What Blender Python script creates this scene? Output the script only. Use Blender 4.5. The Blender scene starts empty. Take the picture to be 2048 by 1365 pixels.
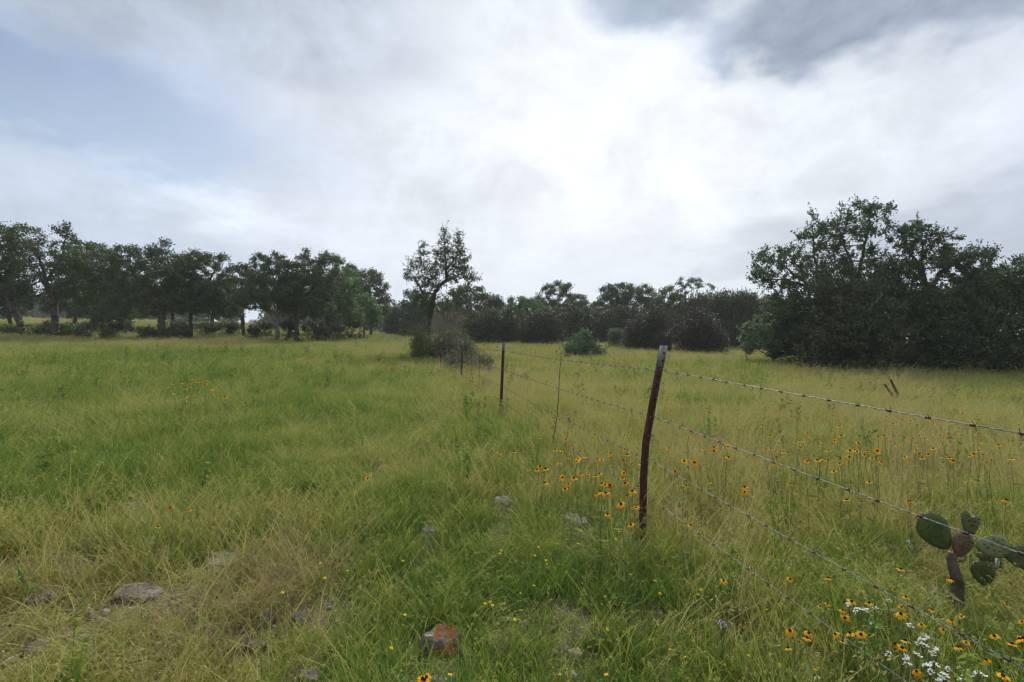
import bpy, bmesh, math, random
import numpy as np
from mathutils import Vector, Matrix, noise as mnoise

random.seed(7)
scene = bpy.context.scene
R = math.radians

# ------------------------------------------------------------------ camera
CAM_Z = 1.40
cam_data = bpy.data.cameras.new("camera")
cam = bpy.data.objects.new("camera", cam_data)
scene.collection.objects.link(cam)
cam.location = (0, 0, CAM_Z)
cam.rotation_euler = (R(90), 0, 0)
cam_data.sensor_width = 36.0
cam_data.lens = 18.0
cam_data.clip_start = 0.05
cam_data.clip_end = 4000
scene.camera = cam
F = 1024.0                      # focal length in photograph pixels

# ------------------------------------------------------------------ colour management
scene.view_settings.view_transform = 'Standard'
scene.view_settings.look = 'None'
scene.view_settings.exposure = 0.25
scene.view_settings.gamma = 1.0
scene.view_settings.use_curve_mapping = False
scene.render.engine = 'CYCLES'
cy = scene.cycles
cy.max_bounces = 4
cy.diffuse_bounces = 3
cy.transmission_bounces = 3
cy.use_adaptive_sampling = True
cy.adaptive_threshold = 0.02
cy.adaptive_min_samples = 16
cy.volume_bounces = 1
cy.use_denoising = True
cy.denoising_prefilter = 'ACCURATE'
cy.denoiser = 'OPENIMAGEDENOISE'
cy.denoising_input_passes = 'RGB_ALBEDO_NORMAL'
cy.pixel_filter_type = 'BLACKMAN_HARRIS'
cy.filter_width = 1.3

SUN_AZ, SUN_EL = R(13), R(38)   # azimuth to the right of the view direction (+Y)

# ------------------------------------------------------------------ node helpers
class E:
    """tiny expression wrapper over math nodes"""
    nt = None
    def __init__(s, sock): s.s = sock
    @staticmethod
    def m(op, *a):
        n = E.nt.nodes.new('ShaderNodeMath'); n.operation = op
        for i, v in enumerate(a):
            if isinstance(v, E): E.nt.links.new(v.s, n.inputs[i])
            else: n.inputs[i].default_value = v
        return E(n.outputs[0])
    def __add__(s, o): return E.m('ADD', s, o)
    __radd__ = __add__
    def __sub__(s, o): return E.m('SUBTRACT', s, o)
    def __rsub__(s, o): return E.m('SUBTRACT', o, s)
    def __mul__(s, o): return E.m('MULTIPLY', s, o)
    __rmul__ = __mul__
    def __truediv__(s, o): return E.m('DIVIDE', s, o)
    def exp(s): return E.m('EXPONENT', s)
    def clamp(s):
        r = E.m('ADD', s, 0.0); r.s.node.use_clamp = True; return r

def smooth(x, a, b):
    n = E.nt.nodes.new('ShaderNodeMapRange'); n.interpolation_type = 'SMOOTHSTEP'
    E.nt.links.new(x.s, n.inputs[0])
    n.inputs[1].default_value = a; n.inputs[2].default_value = b
    n.inputs[3].default_value = 0; n.inputs[4].default_value = 1
    return E(n.outputs[0])

def noise_tex(vec, scale, detail=5, rough=0.55, dist=0.0, dims='3D'):
    n = E.nt.nodes.new('ShaderNodeTexNoise'); n.noise_dimensions = dims
    n.inputs['Scale'].default_value = scale; n.inputs['Detail'].default_value = detail
    n.inputs['Roughness'].default_value = rough; n.inputs['Distortion'].default_value = dist
    if vec is not None: E.nt.links.new(vec, n.inputs['Vector'])
    return E(n.outputs[0])

def combine(a, b, c):
    n = E.nt.nodes.new('ShaderNodeCombineXYZ')
    for i, v in enumerate((a, b, c)):
        if isinstance(v, E): E.nt.links.new(v.s, n.inputs[i])
        else: n.inputs[i].default_value = v
    return n.outputs[0]

def mixc(fac, a, b):
    n = E.nt.nodes.new('ShaderNodeMix'); n.data_type = 'RGBA'
    if isinstance(fac, E): E.nt.links.new(fac.s, n.inputs[0])
    else: n.inputs[0].default_value = fac
    for v, i in ((a, 6), (b, 7)):
        if isinstance(v, tuple): n.inputs[i].default_value = (*v, 1)
        else: E.nt.links.new(v, n.inputs[i])
    return n.outputs[2]

# ------------------------------------------------------------------ world: hazy summer sky with broken thin cloud
world = bpy.data.worlds.new("World"); scene.world = world
world.use_nodes = True
nt = world.node_tree; nt.nodes.clear(); E.nt = nt
out = nt.nodes.new('ShaderNodeOutputWorld')
bg = nt.nodes.new('ShaderNodeBackground')
sky = nt.nodes.new('ShaderNodeTexSky'); sky.sky_type = 'NISHITA'; sky.sun_disc = False
sky.sun_elevation = SUN_EL; sky.sun_rotation = SUN_AZ
sky.dust_density = 2.0; sky.air_density = 1.0; sky.ozone_density = 1.5
tc = nt.nodes.new('ShaderNodeTexCoord')
sep = nt.nodes.new('ShaderNodeSeparateXYZ'); nt.links.new(tc.outputs['Generated'], sep.inputs[0])
dx, dy, dz = (E(o) for o in sep.outputs)
az = E.m('ARCTAN2', dx, dy)
el = E.m('ARCSINE', dz)
zc = E.m('MAXIMUM', dz, 0.0) + 0.16
cp = combine(dx / zc, dy / zc, 0.0)                    # position on the cloud layer
n_big = noise_tex(cp, 0.75, 2, 0.55)
n_mid = noise_tex(cp, 2.6, 8, 0.66, 0.5)
n_puff = noise_tex(tc.outputs['Generated'], 6.5, 7, 0.60, 0.35)       # billows
n_wx = noise_tex(cp, 1.6, 4, 0.62) - 0.5
cp2 = combine(dx / zc + 13.7, dy / zc + 4.1, 2.0)
n_wy = noise_tex(cp2, 1.6, 4, 0.62) - 0.5
waz = az + n_wx * 0.34
wel = el + n_wy * 0.20

def dirpx(px, py):
    u, v = (px - 1024) / F, (682.5 - py) / F
    a = math.atan(u)
    return a, math.atan(v * math.cos(a))

def blob(px, py, wa, we, tilt=0.0, warped=True):
    a0, e0 = dirpx(px, py)
    A, B = (waz, wel) if warped else (az, el)
    da, de = A - a0, B - e0
    c, s_ = math.cos(R(tilt)), math.sin(R(tilt))
    p = (da * c + de * s_) / wa
    q = (de * c - da * s_) / we
    return (0.0 - (p * p + q * q)).exp()

glow = blob(1280, 200, 0.30, 0.26, 0, False)
glow2 = blob(1220, 260, 0.62, 0.44, 0, False)
blue = blob(20, 175, 0.22, 0.075, -10) * 1.1 + blob(330, 255, 0.30, 0.085, -10) * 0.62 + blob(640, 290, 0.2, 0.09) * 0.25
blue = smooth(blue + (n_puff - 0.5) * 0.9, 0.05, 0.95)
dark_r = blob(1620, 35, 0.17, 0.075, 6) * 1.35 + blob(1290, 0, 0.13, 0.055, 0) * 1.1 + blob(1960, -40, 0.2, 0.09, 0) * 0.8
dark_r = smooth(dark_r + (n_puff - 0.5) * 1.9, 0.20, 0.95)
grey_l = blob(230, 30, 0.40, 0.10, 0) + blob(560, -30, 0.3, 0.11, 0) * 0.9 + blob(20, 60, 0.15, 0.06) * 0.3
grey_l = smooth(grey_l + (n_puff - 0.5) * 1.7, 0.18, 0.95)
low_l = blob(80, 420, 0.45, 0.10, -14)
low_l = smooth(low_l + (n_puff - 0.5) * 1.0, 0.2, 1.0)
edge_l = blob(130, 285, 0.30, 0.030, -17) + blob(390, 370, 0.2, 0.028, -20) * 0.7 + blob(340, 165, 0.09, 0.03) * 0.9 + blob(60, 100, 0.07, 0.025, -30) * 0.8
grey_r = blob(2010, 440, 0.36, 0.10, 8) + blob(1760, 480, 0.3, 0.05, 0) * 0.6
grey_r = smooth(grey_r + (n_puff - 0.5) * 1.1, 0.15, 1.1)
grey_c = blob(1300, 480, 0.40, 0.04, 0) * 0.8
# the same broken cloud goes on all round, outside the view
back = smooth(0.0 - dy, -0.55, -0.1)
roundabout = smooth(n_big, 0.40, 0.68) * back
calm = smooth(el, 0.0, 0.30)
lum = (0.675 + glow * 0.10 + glow2 * 0.11 + ((n_mid - 0.5) * 0.26 + (n_puff - 0.5) * 0.55) * calm
       - dark_r * 0.40 - grey_l * 0.17 - low_l * 0.08 + edge_l * 0.14 - grey_r * 0.18 - grey_c * 0.02 - roundabout * 0.12)
lum = E.m('MAXIMUM', lum, 0.2)
warm = glow2
cool = mixc((dark_r * 1.1 + grey_r * 0.7 + grey_l * 0.8 + low_l * 0.6).clamp(), (0.865, 0.965, 1.10), (0.80, 0.945, 1.18))
cool = mixc(warm * 0.75 * (1.0 - dark_r), cool, (0.985, 1.0, 1.02))
vm = nt.nodes.new('ShaderNodeVectorMath'); vm.operation = 'SCALE'
nt.links.new(cool, vm.inputs[0]); nt.links.new(lum.s, vm.inputs['Scale'])
vs = nt.nodes.new('ShaderNodeVectorMath'); vs.operation = 'SCALE'
nt.links.new(sky.outputs[0], vs.inputs[0]); vs.inputs['Scale'].default_value = 0.10
# Background strength is 0.1: cloud radiance is given relative to it
cover = (1.0 - blue * 0.82).clamp()
col = mixc(cover, vs.outputs[0], vm.outputs[0])
v10 = nt.nodes.new('ShaderNodeVectorMath'); v10.operation = 'SCALE'
nt.links.new(col, v10.inputs[0]); v10.inputs['Scale'].default_value = 10.0
nt.links.new(v10.outputs[0], bg.inputs['Color']); bg.inputs['Strength'].default_value = 0.1
nt.links.new(bg.outputs[0], out.inputs[0])
world.cycles.sampling_method = 'NONE'     # an even bright sky needs no importance map

# ------------------------------------------------------------------ sun behind thin cloud
sl = bpy.data.lights.new("sun", 'SUN'); sun = bpy.data.objects.new("sun", sl)
scene.collection.objects.link(sun)
sl.energy = 3.6; sl.angle = R(16); sl.color = (1.0, 0.95, 0.86)
sdir = Vector((math.sin(SUN_AZ) * math.cos(SUN_EL), math.cos(SUN_AZ) * math.cos(SUN_EL), math.sin(SUN_EL)))
sun.rotation_euler = sdir.to_track_quat('Z', 'Y').to_euler()
sun.location = (0, 0, 30)

# ------------------------------------------------------------------ scene helpers
COL = scene.collection
def tag(o, label=None, cat=None, group=None, kind=None):
    if label: o['label'] = label
    if cat: o['category'] = cat
    if group: o['group'] = group
    if kind: o['kind'] = kind
    return o
def empty(name, loc, rz=0.0):
    o = bpy.data.objects.new(name, None); COL.objects.link(o)
    o.location = loc; o.rotation_euler = (0, 0, rz); o.empty_display_size = 0.2
    return o
def link(name, me, parent=None, loc=None):
    o = bpy.data.objects.new(name, me); COL.objects.link(o)
    if parent is not None: o.parent = parent
    if loc is not None: o.location = loc
    return o

def mesh_np(name, V, faces, mats, attrs=None, mat_idx=None, smooth_shade=False):
    """faces: list of int arrays, each (n, k)"""
    me = bpy.data.meshes.new(name)
    V = np.asarray(V, dtype=np.float32)
    me.vertices.add(len(V)); me.vertices.foreach_set('co', V.ravel())
    faces = [np.asarray(f, dtype=np.int32) for f in faces if len(f)]
    nl = sum(f.size for f in faces); nf = sum(len(f) for f in faces)
    me.loops.add(nl); me.polygons.add(nf)
    me.loops.foreach_set('vertex_index', np.concatenate([f.ravel() for f in faces]))
    tot = np.concatenate([np.full(len(f), f.shape[1], np.int32) for f in faces])
    start = np.concatenate([[0], np.cumsum(tot)[:-1]]).astype(np.int32)
    me.polygons.foreach_set('loop_start', start)
    me.polygons.foreach_set('loop_total', tot)
    for m in (mats if isinstance(mats, (list, tuple)) else [mats]): me.materials.append(m)
    if mat_idx is not None: me.polygons.foreach_set('material_index', np.asarray(mat_idx, np.int32))
    if smooth_shade: me.polygons.foreach_set('use_smooth', np.ones(nf, bool))
    for k, (dom, arr) in (attrs or {}).items():
        arr = np.asarray(arr, np.float32)
        if arr.ndim == 2:
            a = me.attributes.new(k, 'FLOAT_VECTOR', dom); a.data.foreach_set('vector', arr.ravel())
        else:
            a = me.attributes.new(k, 'FLOAT', dom); a.data.foreach_set('value', arr)
    me.update(calc_edges=True)
    return me

def tubes(p0, p1, r0, r1, sides):
    """open truncated cones for arrays of segments -> V, quads"""
    p0, p1 = np.asarray(p0, float), np.asarray(p1, float)
    n = len(p0)
    d = p1 - p0; L = np.linalg.norm(d, axis=1, keepdims=True); d = d / np.maximum(L, 1e-9)
    ref = np.where(np.abs(d[:, 2:3]) > 0.9, np.array([[1.0, 0, 0]]), np.array([[0, 0, 1.0]]))
    a = np.cross(d, ref); a /= np.maximum(np.linalg.norm(a, axis=1, keepdims=True), 1e-9)
    b = np.cross(d, a)
    th = np.arange(sides) * 2 * np.pi / sides
    ring = np.cos(th)[None, :, None] * a[:, None, :] + np.sin(th)[None, :, None] * b[:, None, :]
    r0 = np.broadcast_to(np.asarray(r0, float), (n,)); r1 = np.broadcast_to(np.asarray(r1, float), (n,))
    V = np.concatenate([p0[:, None] + ring * r0[:, None, None], p1[:, None] + ring * r1[:, None, None]], 1)
    base = np.arange(n)[:, None] * 2 * sides
    i = np.arange(sides); j = (i + 1) % sides
    Q = np.stack([base + i, base + j, base + sides + j, base + sides + i], -1).reshape(-1, 4)
    return V.reshape(-1, 3), Q

def sweep(pts, radii, sides=6, closed_ends=True, section=None):
    """one continuous tube along a polyline"""
    pts = np.asarray(pts, float); n = len(pts)
    radii = np.broadcast_to(np.asarray(radii, float), (n,))
    t = np.gradient(pts, axis=0); t /= np.linalg.norm(t, axis=1, keepdims=True)
    ref = np.array([0, 0, 1.0]) if abs(t[0, 2]) < 0.9 else np.array([1.0, 0, 0])
    a = np.cross(t, ref); a /= np.linalg.norm(a, axis=1, keepdims=True)
    b = np.cross(t, a)
    th = np.arange(sides) * 2 * np.pi / sides
    V = (pts[:, None] + radii[:, None, None] * (np.cos(th)[None, :, None] * a[:, None] + np.sin(th)[None, :, None] * b[:, None])).reshape(-1, 3)
    i = np.arange(sides); j = (i + 1) % sides
    Q = np.concatenate([np.stack([k * sides + i, k * sides + j, (k + 1) * sides + j, (k + 1) * sides + i], -1) for k in range(n - 1)])
    caps = []
    if closed_ends:
        caps = [np.arange(sides)[::-1][None], (np.arange(sides) + (n - 1) * sides)[None]]
    return V, Q, caps

# ------------------------------------------------------------------ materials
def new_mat(name):
    m = bpy.data.materials.new(name); m.use_nodes = True
    nt = m.node_tree; nt.nodes.clear(); E.nt = nt
    o = nt.nodes.new('ShaderNodeOutputMaterial')
    return m, nt, o
def attr_node(name, typ='GEOMETRY'):
    n = E.nt.nodes.new('ShaderNodeAttribute'); n.attribute_name = name; n.attribute_type = typ
    return n
def pos_socket():
    return E.nt.nodes.new('ShaderNodeNewGeometry').outputs['Position']
def obj_socket():
    return E.nt.nodes.new('ShaderNodeTexCoord').outputs['Object']
def rand_e():
    return E(E.nt.nodes.new('ShaderNodeObjectInfo').outputs['Random'])
def bump(h, strength, dist):
    b = E.nt.nodes.new('ShaderNodeBump'); b.inputs['Strength'].default_value = strength
    b.inputs['Distance'].default_value = dist
    E.nt.links.new(h.s, b.inputs['Height']); return b.outputs[0]
def principled(nt, o, col, rough=0.8, normal=None, spec=0.3, metal=0.0):
    p = nt.nodes.new('ShaderNodeBsdfPrincipled')
    if isinstance(col, tuple): p.inputs['Base Color'].default_value = (*col, 1)
    else: nt.links.new(col, p.inputs['Base Color'])
    if isinstance(rough, E): nt.links.new(rough.s, p.inputs['Roughness'])
    else: p.inputs['Roughness'].default_value = rough
    p.inputs['Specular IOR Level'].default_value = spec
    p.inputs['Metallic'].default_value = metal
    if normal is not None: nt.links.new(normal, p.inputs['Normal'])
    nt.links.new(p.outputs[0], o.inputs[0]); return p

def leaf_mat(name, c0, c1, c2=None, transl=0.35, tint='tint', rough=0.55, spec=0.25):
    m, nt, o = new_mat(name)
    t = E(attr_node(tint).outputs['Fac'])
    c = mixc(t, c0, c1)
    if c2:
        n = noise_tex(obj_socket(), 0.55, 3, 0.6)
        c = mixc(smooth(n + (t - 0.5) * 0.25, 0.42, 0.68), c, c2)
    p = nt.nodes.new('ShaderNodeBsdfPrincipled'); nt.links.new(c, p.inputs['Base Color'])
    p.inputs['Roughness'].default_value = rough; p.inputs['Specular IOR Level'].default_value = spec
    tr = nt.nodes.new('ShaderNodeBsdfTranslucent'); nt.links.new(c, tr.inputs[0])
    mx = nt.nodes.new('ShaderNodeMixShader'); mx.inputs[0].default_value = transl
    nt.links.new(p.outputs[0], mx.inputs[1]); nt.links.new(tr.outputs[0], mx.inputs[2])
    nt.links.new(mx.outputs[0], o.inputs[0]); return m

MAT = {}
MAT['oak_leaf'] = leaf_mat('oak_leaf', (0.042, 0.073, 0.025), (0.121, 0.178, 0.057), (0.078, 0.100, 0.042))
MAT['elm_leaf'] = leaf_mat('elm_leaf', (0.037, 0.069, 0.025), (0.113, 0.178, 0.065), (0.063, 0.090, 0.037))
MAT['pale_leaf'] = leaf_mat('pale_leaf', (0.073, 0.115, 0.052), (0.136, 0.194, 0.084), (0.111, 0.142, 0.073))
MAT['green_leaf'] = leaf_mat('green_leaf', (0.058, 0.111, 0.042), (0.155, 0.255, 0.093), None)
MAT['blue_leaf'] = leaf_mat('blue_leaf', (0.059, 0.105, 0.049), (0.122, 0.178, 0.084), None)
MAT['droop_leaf'] = leaf_mat('droop_leaf', (0.085, 0.135, 0.065), (0.185, 0.255, 0.125), None)
MAT['cedar_leaf'] = leaf_mat('cedar_leaf', (0.032, 0.052, 0.020), (0.100, 0.125, 0.044), (0.066, 0.070, 0.032), 0.2)
MAT['brown_cedar_leaf'] = leaf_mat('brown_cedar_leaf', (0.038, 0.046, 0.022), (0.078, 0.075, 0.038), (0.072, 0.056, 0.036), 0.2)
MAT['red_cedar_leaf'] = leaf_mat('red_cedar_leaf', (0.048, 0.040, 0.026), (0.085, 0.064, 0.042), (0.046, 0.050, 0.026), 0.2)
MAT['dead_leaf'] = leaf_mat('dead_leaf', (0.16, 0.075, 0.035), (0.24, 0.13, 0.06), None, 0.2)
MAT['brush_leaf'] = leaf_mat('brush_leaf', (0.085, 0.118, 0.045), (0.165, 0.195, 0.085), (0.140, 0.140, 0.080), 0.3)

def bark(name, c0, c1):
    m, nt, o = new_mat(name)
    n = noise_tex(obj_socket(), 9, 5, 0.7)
    c = mixc(smooth(n, 0.3, 0.7), c0, c1)
    principled(nt, o, c, 0.9, bump(n, 0.6, 0.03), 0.15); return m
MAT['bark'] = bark('bark', (0.045, 0.036, 0.030), (0.105, 0.090, 0.078))
MAT['grey_bark'] = bark('grey_bark', (0.10, 0.085, 0.068), (0.22, 0.19, 0.155))
MAT['dead_wood'] = bark('dead_wood', (0.15, 0.125, 0.095), (0.29, 0.245, 0.195))
MAT['char_wood'] = bark('char_wood', (0.030, 0.024, 0.022), (0.085, 0.070, 0.060))

# ------------------------------------------------------------------ terrain
_gy = np.array([-60, 0, 6, 9, 15, 20, 30, 50, 85, 150, 220, 900], float)
_gz = np.array([-.2, 0, 0.0, .02, .07, .15, .38, .88, 1.75, 3.3, 4.0, 4.2], float)
def gz(x, y):
    x = np.asarray(x, float); y = np.asarray(y, float)
    z = np.interp(y, _gy, _gz)
    z = z + 0.028 * 95 * np.tanh(-x / 95)
    t = np.maximum(0, -x - 28); z = z + 1.3 * np.tanh(t / 60) * np.clip((y - 20) / 40, 0, 1)
    near = np.exp(-((x ** 2 + y ** 2) / 900.0))
    z = z + near * (0.030 * np.sin(x * 1.9 + 0.7 * y + 1.0) * np.sin(y * 1.55 - 0.4 * x) + 0.018 * np.sin(3.7 * x - 2.1 * y))
    z = z + (1 - near) * 0.10 * np.sin(x * 0.21 + 1.3) * np.sin(y * 0.17 + 0.4)
    z = z - near * 0.0
    return z
Z0 = float(gz(0, 0))
def G(x, y): return float(gz(x, y))
def P(px, py, d):
    return np.array([(px - 1024) / F * d, d, CAM_Z + (682.5 - py) / F * d])
def hit(px, py, h=0.0):
    """where the sight line through a photograph pixel meets the surface h above the ground"""
    u, v = (px - 1024) / F, (682.5 - py) / F
    lo = 0.5; d = lo
    while d < 220:
        if CAM_Z + v * d <= G(u * d, d) + h: break
        lo = d; d *= 1.04
    hi = d
    for _ in range(20):
        m = (lo + hi) / 2
        if CAM_Z + v * m <= G(u * m, m) + h: hi = m
        else: lo = m
    return u * hi, hi

def graded(n, lim, k):
    t = np.linspace(-1, 1, n); return lim * np.sinh(k * t) / np.sinh(k)
gx = graded(181, 420, 5.6); gyv = graded(181, 420, 5.6) + 8
GX, GY = np.meshgrid(gx, gyv)
gv = np.stack([GX, GY, gz(GX, GY)], -1).reshape(-1, 3)
ii, jj = np.meshgrid(np.arange(180), np.arange(180))
k0 = (jj * 181 + ii).ravel()
gq = np.stack([k0, k0 + 1, k0 + 182, k0 + 181], -1)

# fence line: x offset in px against distance
_fd = np.array([3.6, 9.0, 14.6, 20, 25, 30, 35, 40, 45, 50, 55, 60, 66, 75, 85, 100], float)
_fp = np.array([1285, 1001, 922, 881, 858, 846, 837, 830, 824, 818, 812.5, 808, 805, 801, 797, 793], float)
_fx = (_fp - 1024) / F * _fd
def fence_x(y):
    y = np.asarray(y, float)
    near = _fx[0] + (y - 3.6) * (_fx[1] - _fx[0]) / (9.0 - 3.6)
    return np.where(y < 3.6, near, np.interp(y, _fd, _fx))

m, nt, o = new_mat('meadow_soil'); MAT['soil'] = m
ps = pos_socket(); sp = nt.nodes.new('ShaderNodeSeparateXYZ'); nt.links.new(ps, sp.inputs[0])
gxn, gyn = E(sp.outputs[0]), E(sp.outputs[1])
rr = E.m('SQRT', gxn * gxn + gyn * gyn)
fine = noise_tex(ps, 38, 6, 0.7); med = noise_tex(ps, 3.2, 5, 0.6); big = noise_tex(ps, 0.22, 5, 0.6)
soil = mixc(smooth(fine, 0.35, 0.68), (0.085, 0.066, 0.044), (0.200, 0.160, 0.110))
litter = mixc(smooth(fine, 0.3, 0.7), (0.095, 0.100, 0.036), (0.215, 0.195, 0.085))
c = mixc(smooth(med, 0.42, 0.6), soil, litter)
farc = mixc(smooth(big + (fine - 0.5) * 0.3, 0.36, 0.62), (0.110, 0.150, 0.038), (0.230, 0.220, 0.075))
c = mixc(smooth(rr, 7.0, 30.0), c, farc)
principled(nt, o, c, 0.95, bump(fine, 0.7, 0.02), 0.1)
ground = link('ground', mesh_np('ground', gv, [gq], MAT['soil'], smooth_shade=True))
tag(ground, 'rough grassy meadow ground rising gently to the left', kind='structure')
# ------------------------------------------------------------------ trees
def unit(rng, n):
    v = rng.normal(size=(n, 3)); return v / np.linalg.norm(v, axis=1, keepdims=True)

def leaf_quads(rng, centres, size, aspect=0.5, up=0.3, along=None):
    """small folded rhombic leaves"""
    n = len(centres)
    nrm = unit(rng, n) + np.array([0, 0, up]); nrm /= np.linalg.norm(nrm, axis=1, keepdims=True)
    t = unit(rng, n) if along is None else along + 0.45 * unit(rng, n)
    t = t - nrm * np.sum(t * nrm, 1, keepdims=True); t /= np.maximum(np.linalg.norm(t, axis=1, keepdims=True), 1e-6)
    b = np.cross(nrm, t)
    L = size * rng.uniform(0.6, 1.35, (n, 1)); W = L * aspect * rng.uniform(0.7, 1.3, (n, 1))
    fold = nrm * W * rng.uniform(-0.3, 0.5, (n, 1))
    V = np.stack([centres - t * L * .5, centres + b * W * .5 + fold, centres + t * L * .5, centres - b * W * .5 + fold], 1)
    Q = np.arange(n * 4).reshape(-1, 4)
    return V.reshape(-1, 3), Q

def colonize(rng, polylines, attr, step, kill, maxit=140, jitter=0.18, maxn=5200):
    pos = np.zeros((maxn, 3)); par = np.full(maxn, -1, int); n = 0
    fixed_r = {}
    for pl in polylines:
        pl = np.asarray(pl, float); prev = -1
        if n:                                     # a limb starts at the nearest existing node
            prev = int(np.argmin(np.linalg.norm(pos[:n] - pl[0], axis=1)))
        seq = [pl[0]] if prev < 0 else []
        for a, b in zip(pl[:-1], pl[1:]):
            k = max(1, int(np.ceil(np.linalg.norm(b - a) / step)))
            seq += [a + (b - a) * (i + 1) / k for i in range(k)]
        for q in seq:
            pos[n] = q + (rng.normal(size=3) * step * 0.12 if n else 0); par[n] = prev; prev = n; n += 1
    m = len(attr)
    D = np.linalg.norm(attr[:, None] - pos[None, :n], axis=2)
    near = D.argmin(1); dist = D.min(1); alive = dist > kill
    kids = np.bincount(par[:n][par[:n] >= 0], minlength=maxn)
    for it in range(maxit):
        if not alive.any() or n > maxn - 400: break
        idx = np.where(alive)[0]; nn = near[idx]
        d = attr[idx] - pos[nn]; d /= np.maximum(np.linalg.norm(d, axis=1, keepdims=True), 1e-9)
        # fresh tips follow the mean pull; nodes that already branched reach for one attractor of their own
        rnd = rng.permutation(len(idx)); single = np.zeros((n, 3)); single[nn[rnd]] = d[rnd]
        acc = np.zeros((n, 3)); np.add.at(acc, nn, d)
        act = np.unique(nn); act = act[kids[act] < 7]
        if not len(act): break
        g = acc[act]; g /= np.maximum(np.linalg.norm(g, axis=1, keepdims=True), 1e-9)
        w = np.where(kids[act] > 0, 1.0, 0.25)[:, None]
        g = g * (1 - w) + single[act] * w
        g /= np.maximum(np.linalg.norm(g, axis=1, keepdims=True), 1e-9)
        g = g + rng.normal(size=g.shape) * jitter; g /= np.linalg.norm(g, axis=1, keepdims=True)
        k = len(act)
        if n + k > maxn: break
        new = pos[act] + g * step
        pos[n:n + k] = new; par[n:n + k] = act; kids[act] += 1
        dn = np.linalg.norm(attr[:, None] - new[None], axis=2)
        j = dn.argmin(1); dm = dn[np.arange(m), j]
        better = dm < dist; near[better] = n + j[better]; dist[better] = dm[better]
        alive &= dist > kill
        n += k
    return pos[:n], par[:n]

def skeleton_radii(par, r_base, r_tip):
    n = len(par); kids = np.zeros(n, int)
    for i in range(n):
        if par[i] >= 0: kids[par[i]] += 1
    tips = np.where(kids == 0, 1.0, 0.0); height = np.zeros(n, int)
    for i in range(n - 1, 0, -1):
        p = par[i]
        if p >= 0:
            tips[p] += tips[i]; height[p] = max(height[p], height[i] + 1)
    p = math.log(r_base / r_tip) / max(math.log(tips[0]), 0.7)
    return r_tip * tips ** p, height

def sample_blobs(rng, blobs, n, shell=0.45):
    """points inside a union of ellipsoids (centre, radii), denser towards the outside"""
    vol = np.array([max(b[1]) * b[1][0] * b[1][2] for b in blobs]) ** 0.75
    pick = rng.choice(len(blobs), n, p=vol / vol.sum())
    u = unit(rng, n); r = rng.uniform(0, 1, (n, 1)) ** shell
    C = np.array([b[0] for b in blobs])[pick]; S = np.array([b[1] for b in blobs])[pick]
    return C + u * r * S

def px_blobs(rng, d, blobs, base, depth_jit=0.5, round_=0.95):
    res = []
    s = d / F
    for b in blobs:
        c = P(b[0], b[1], d) - base
        rx, rz = b[2] * s, b[3] * s
        ry = min(max(rx, rz) * round_, 2.6)
        c[1] += (b[4] if len(b) > 4 else rng.uniform(-1, 1) * depth_jit * ry)
        res.append((c, np.array([rx, ry, rz])))
    return res

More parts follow.
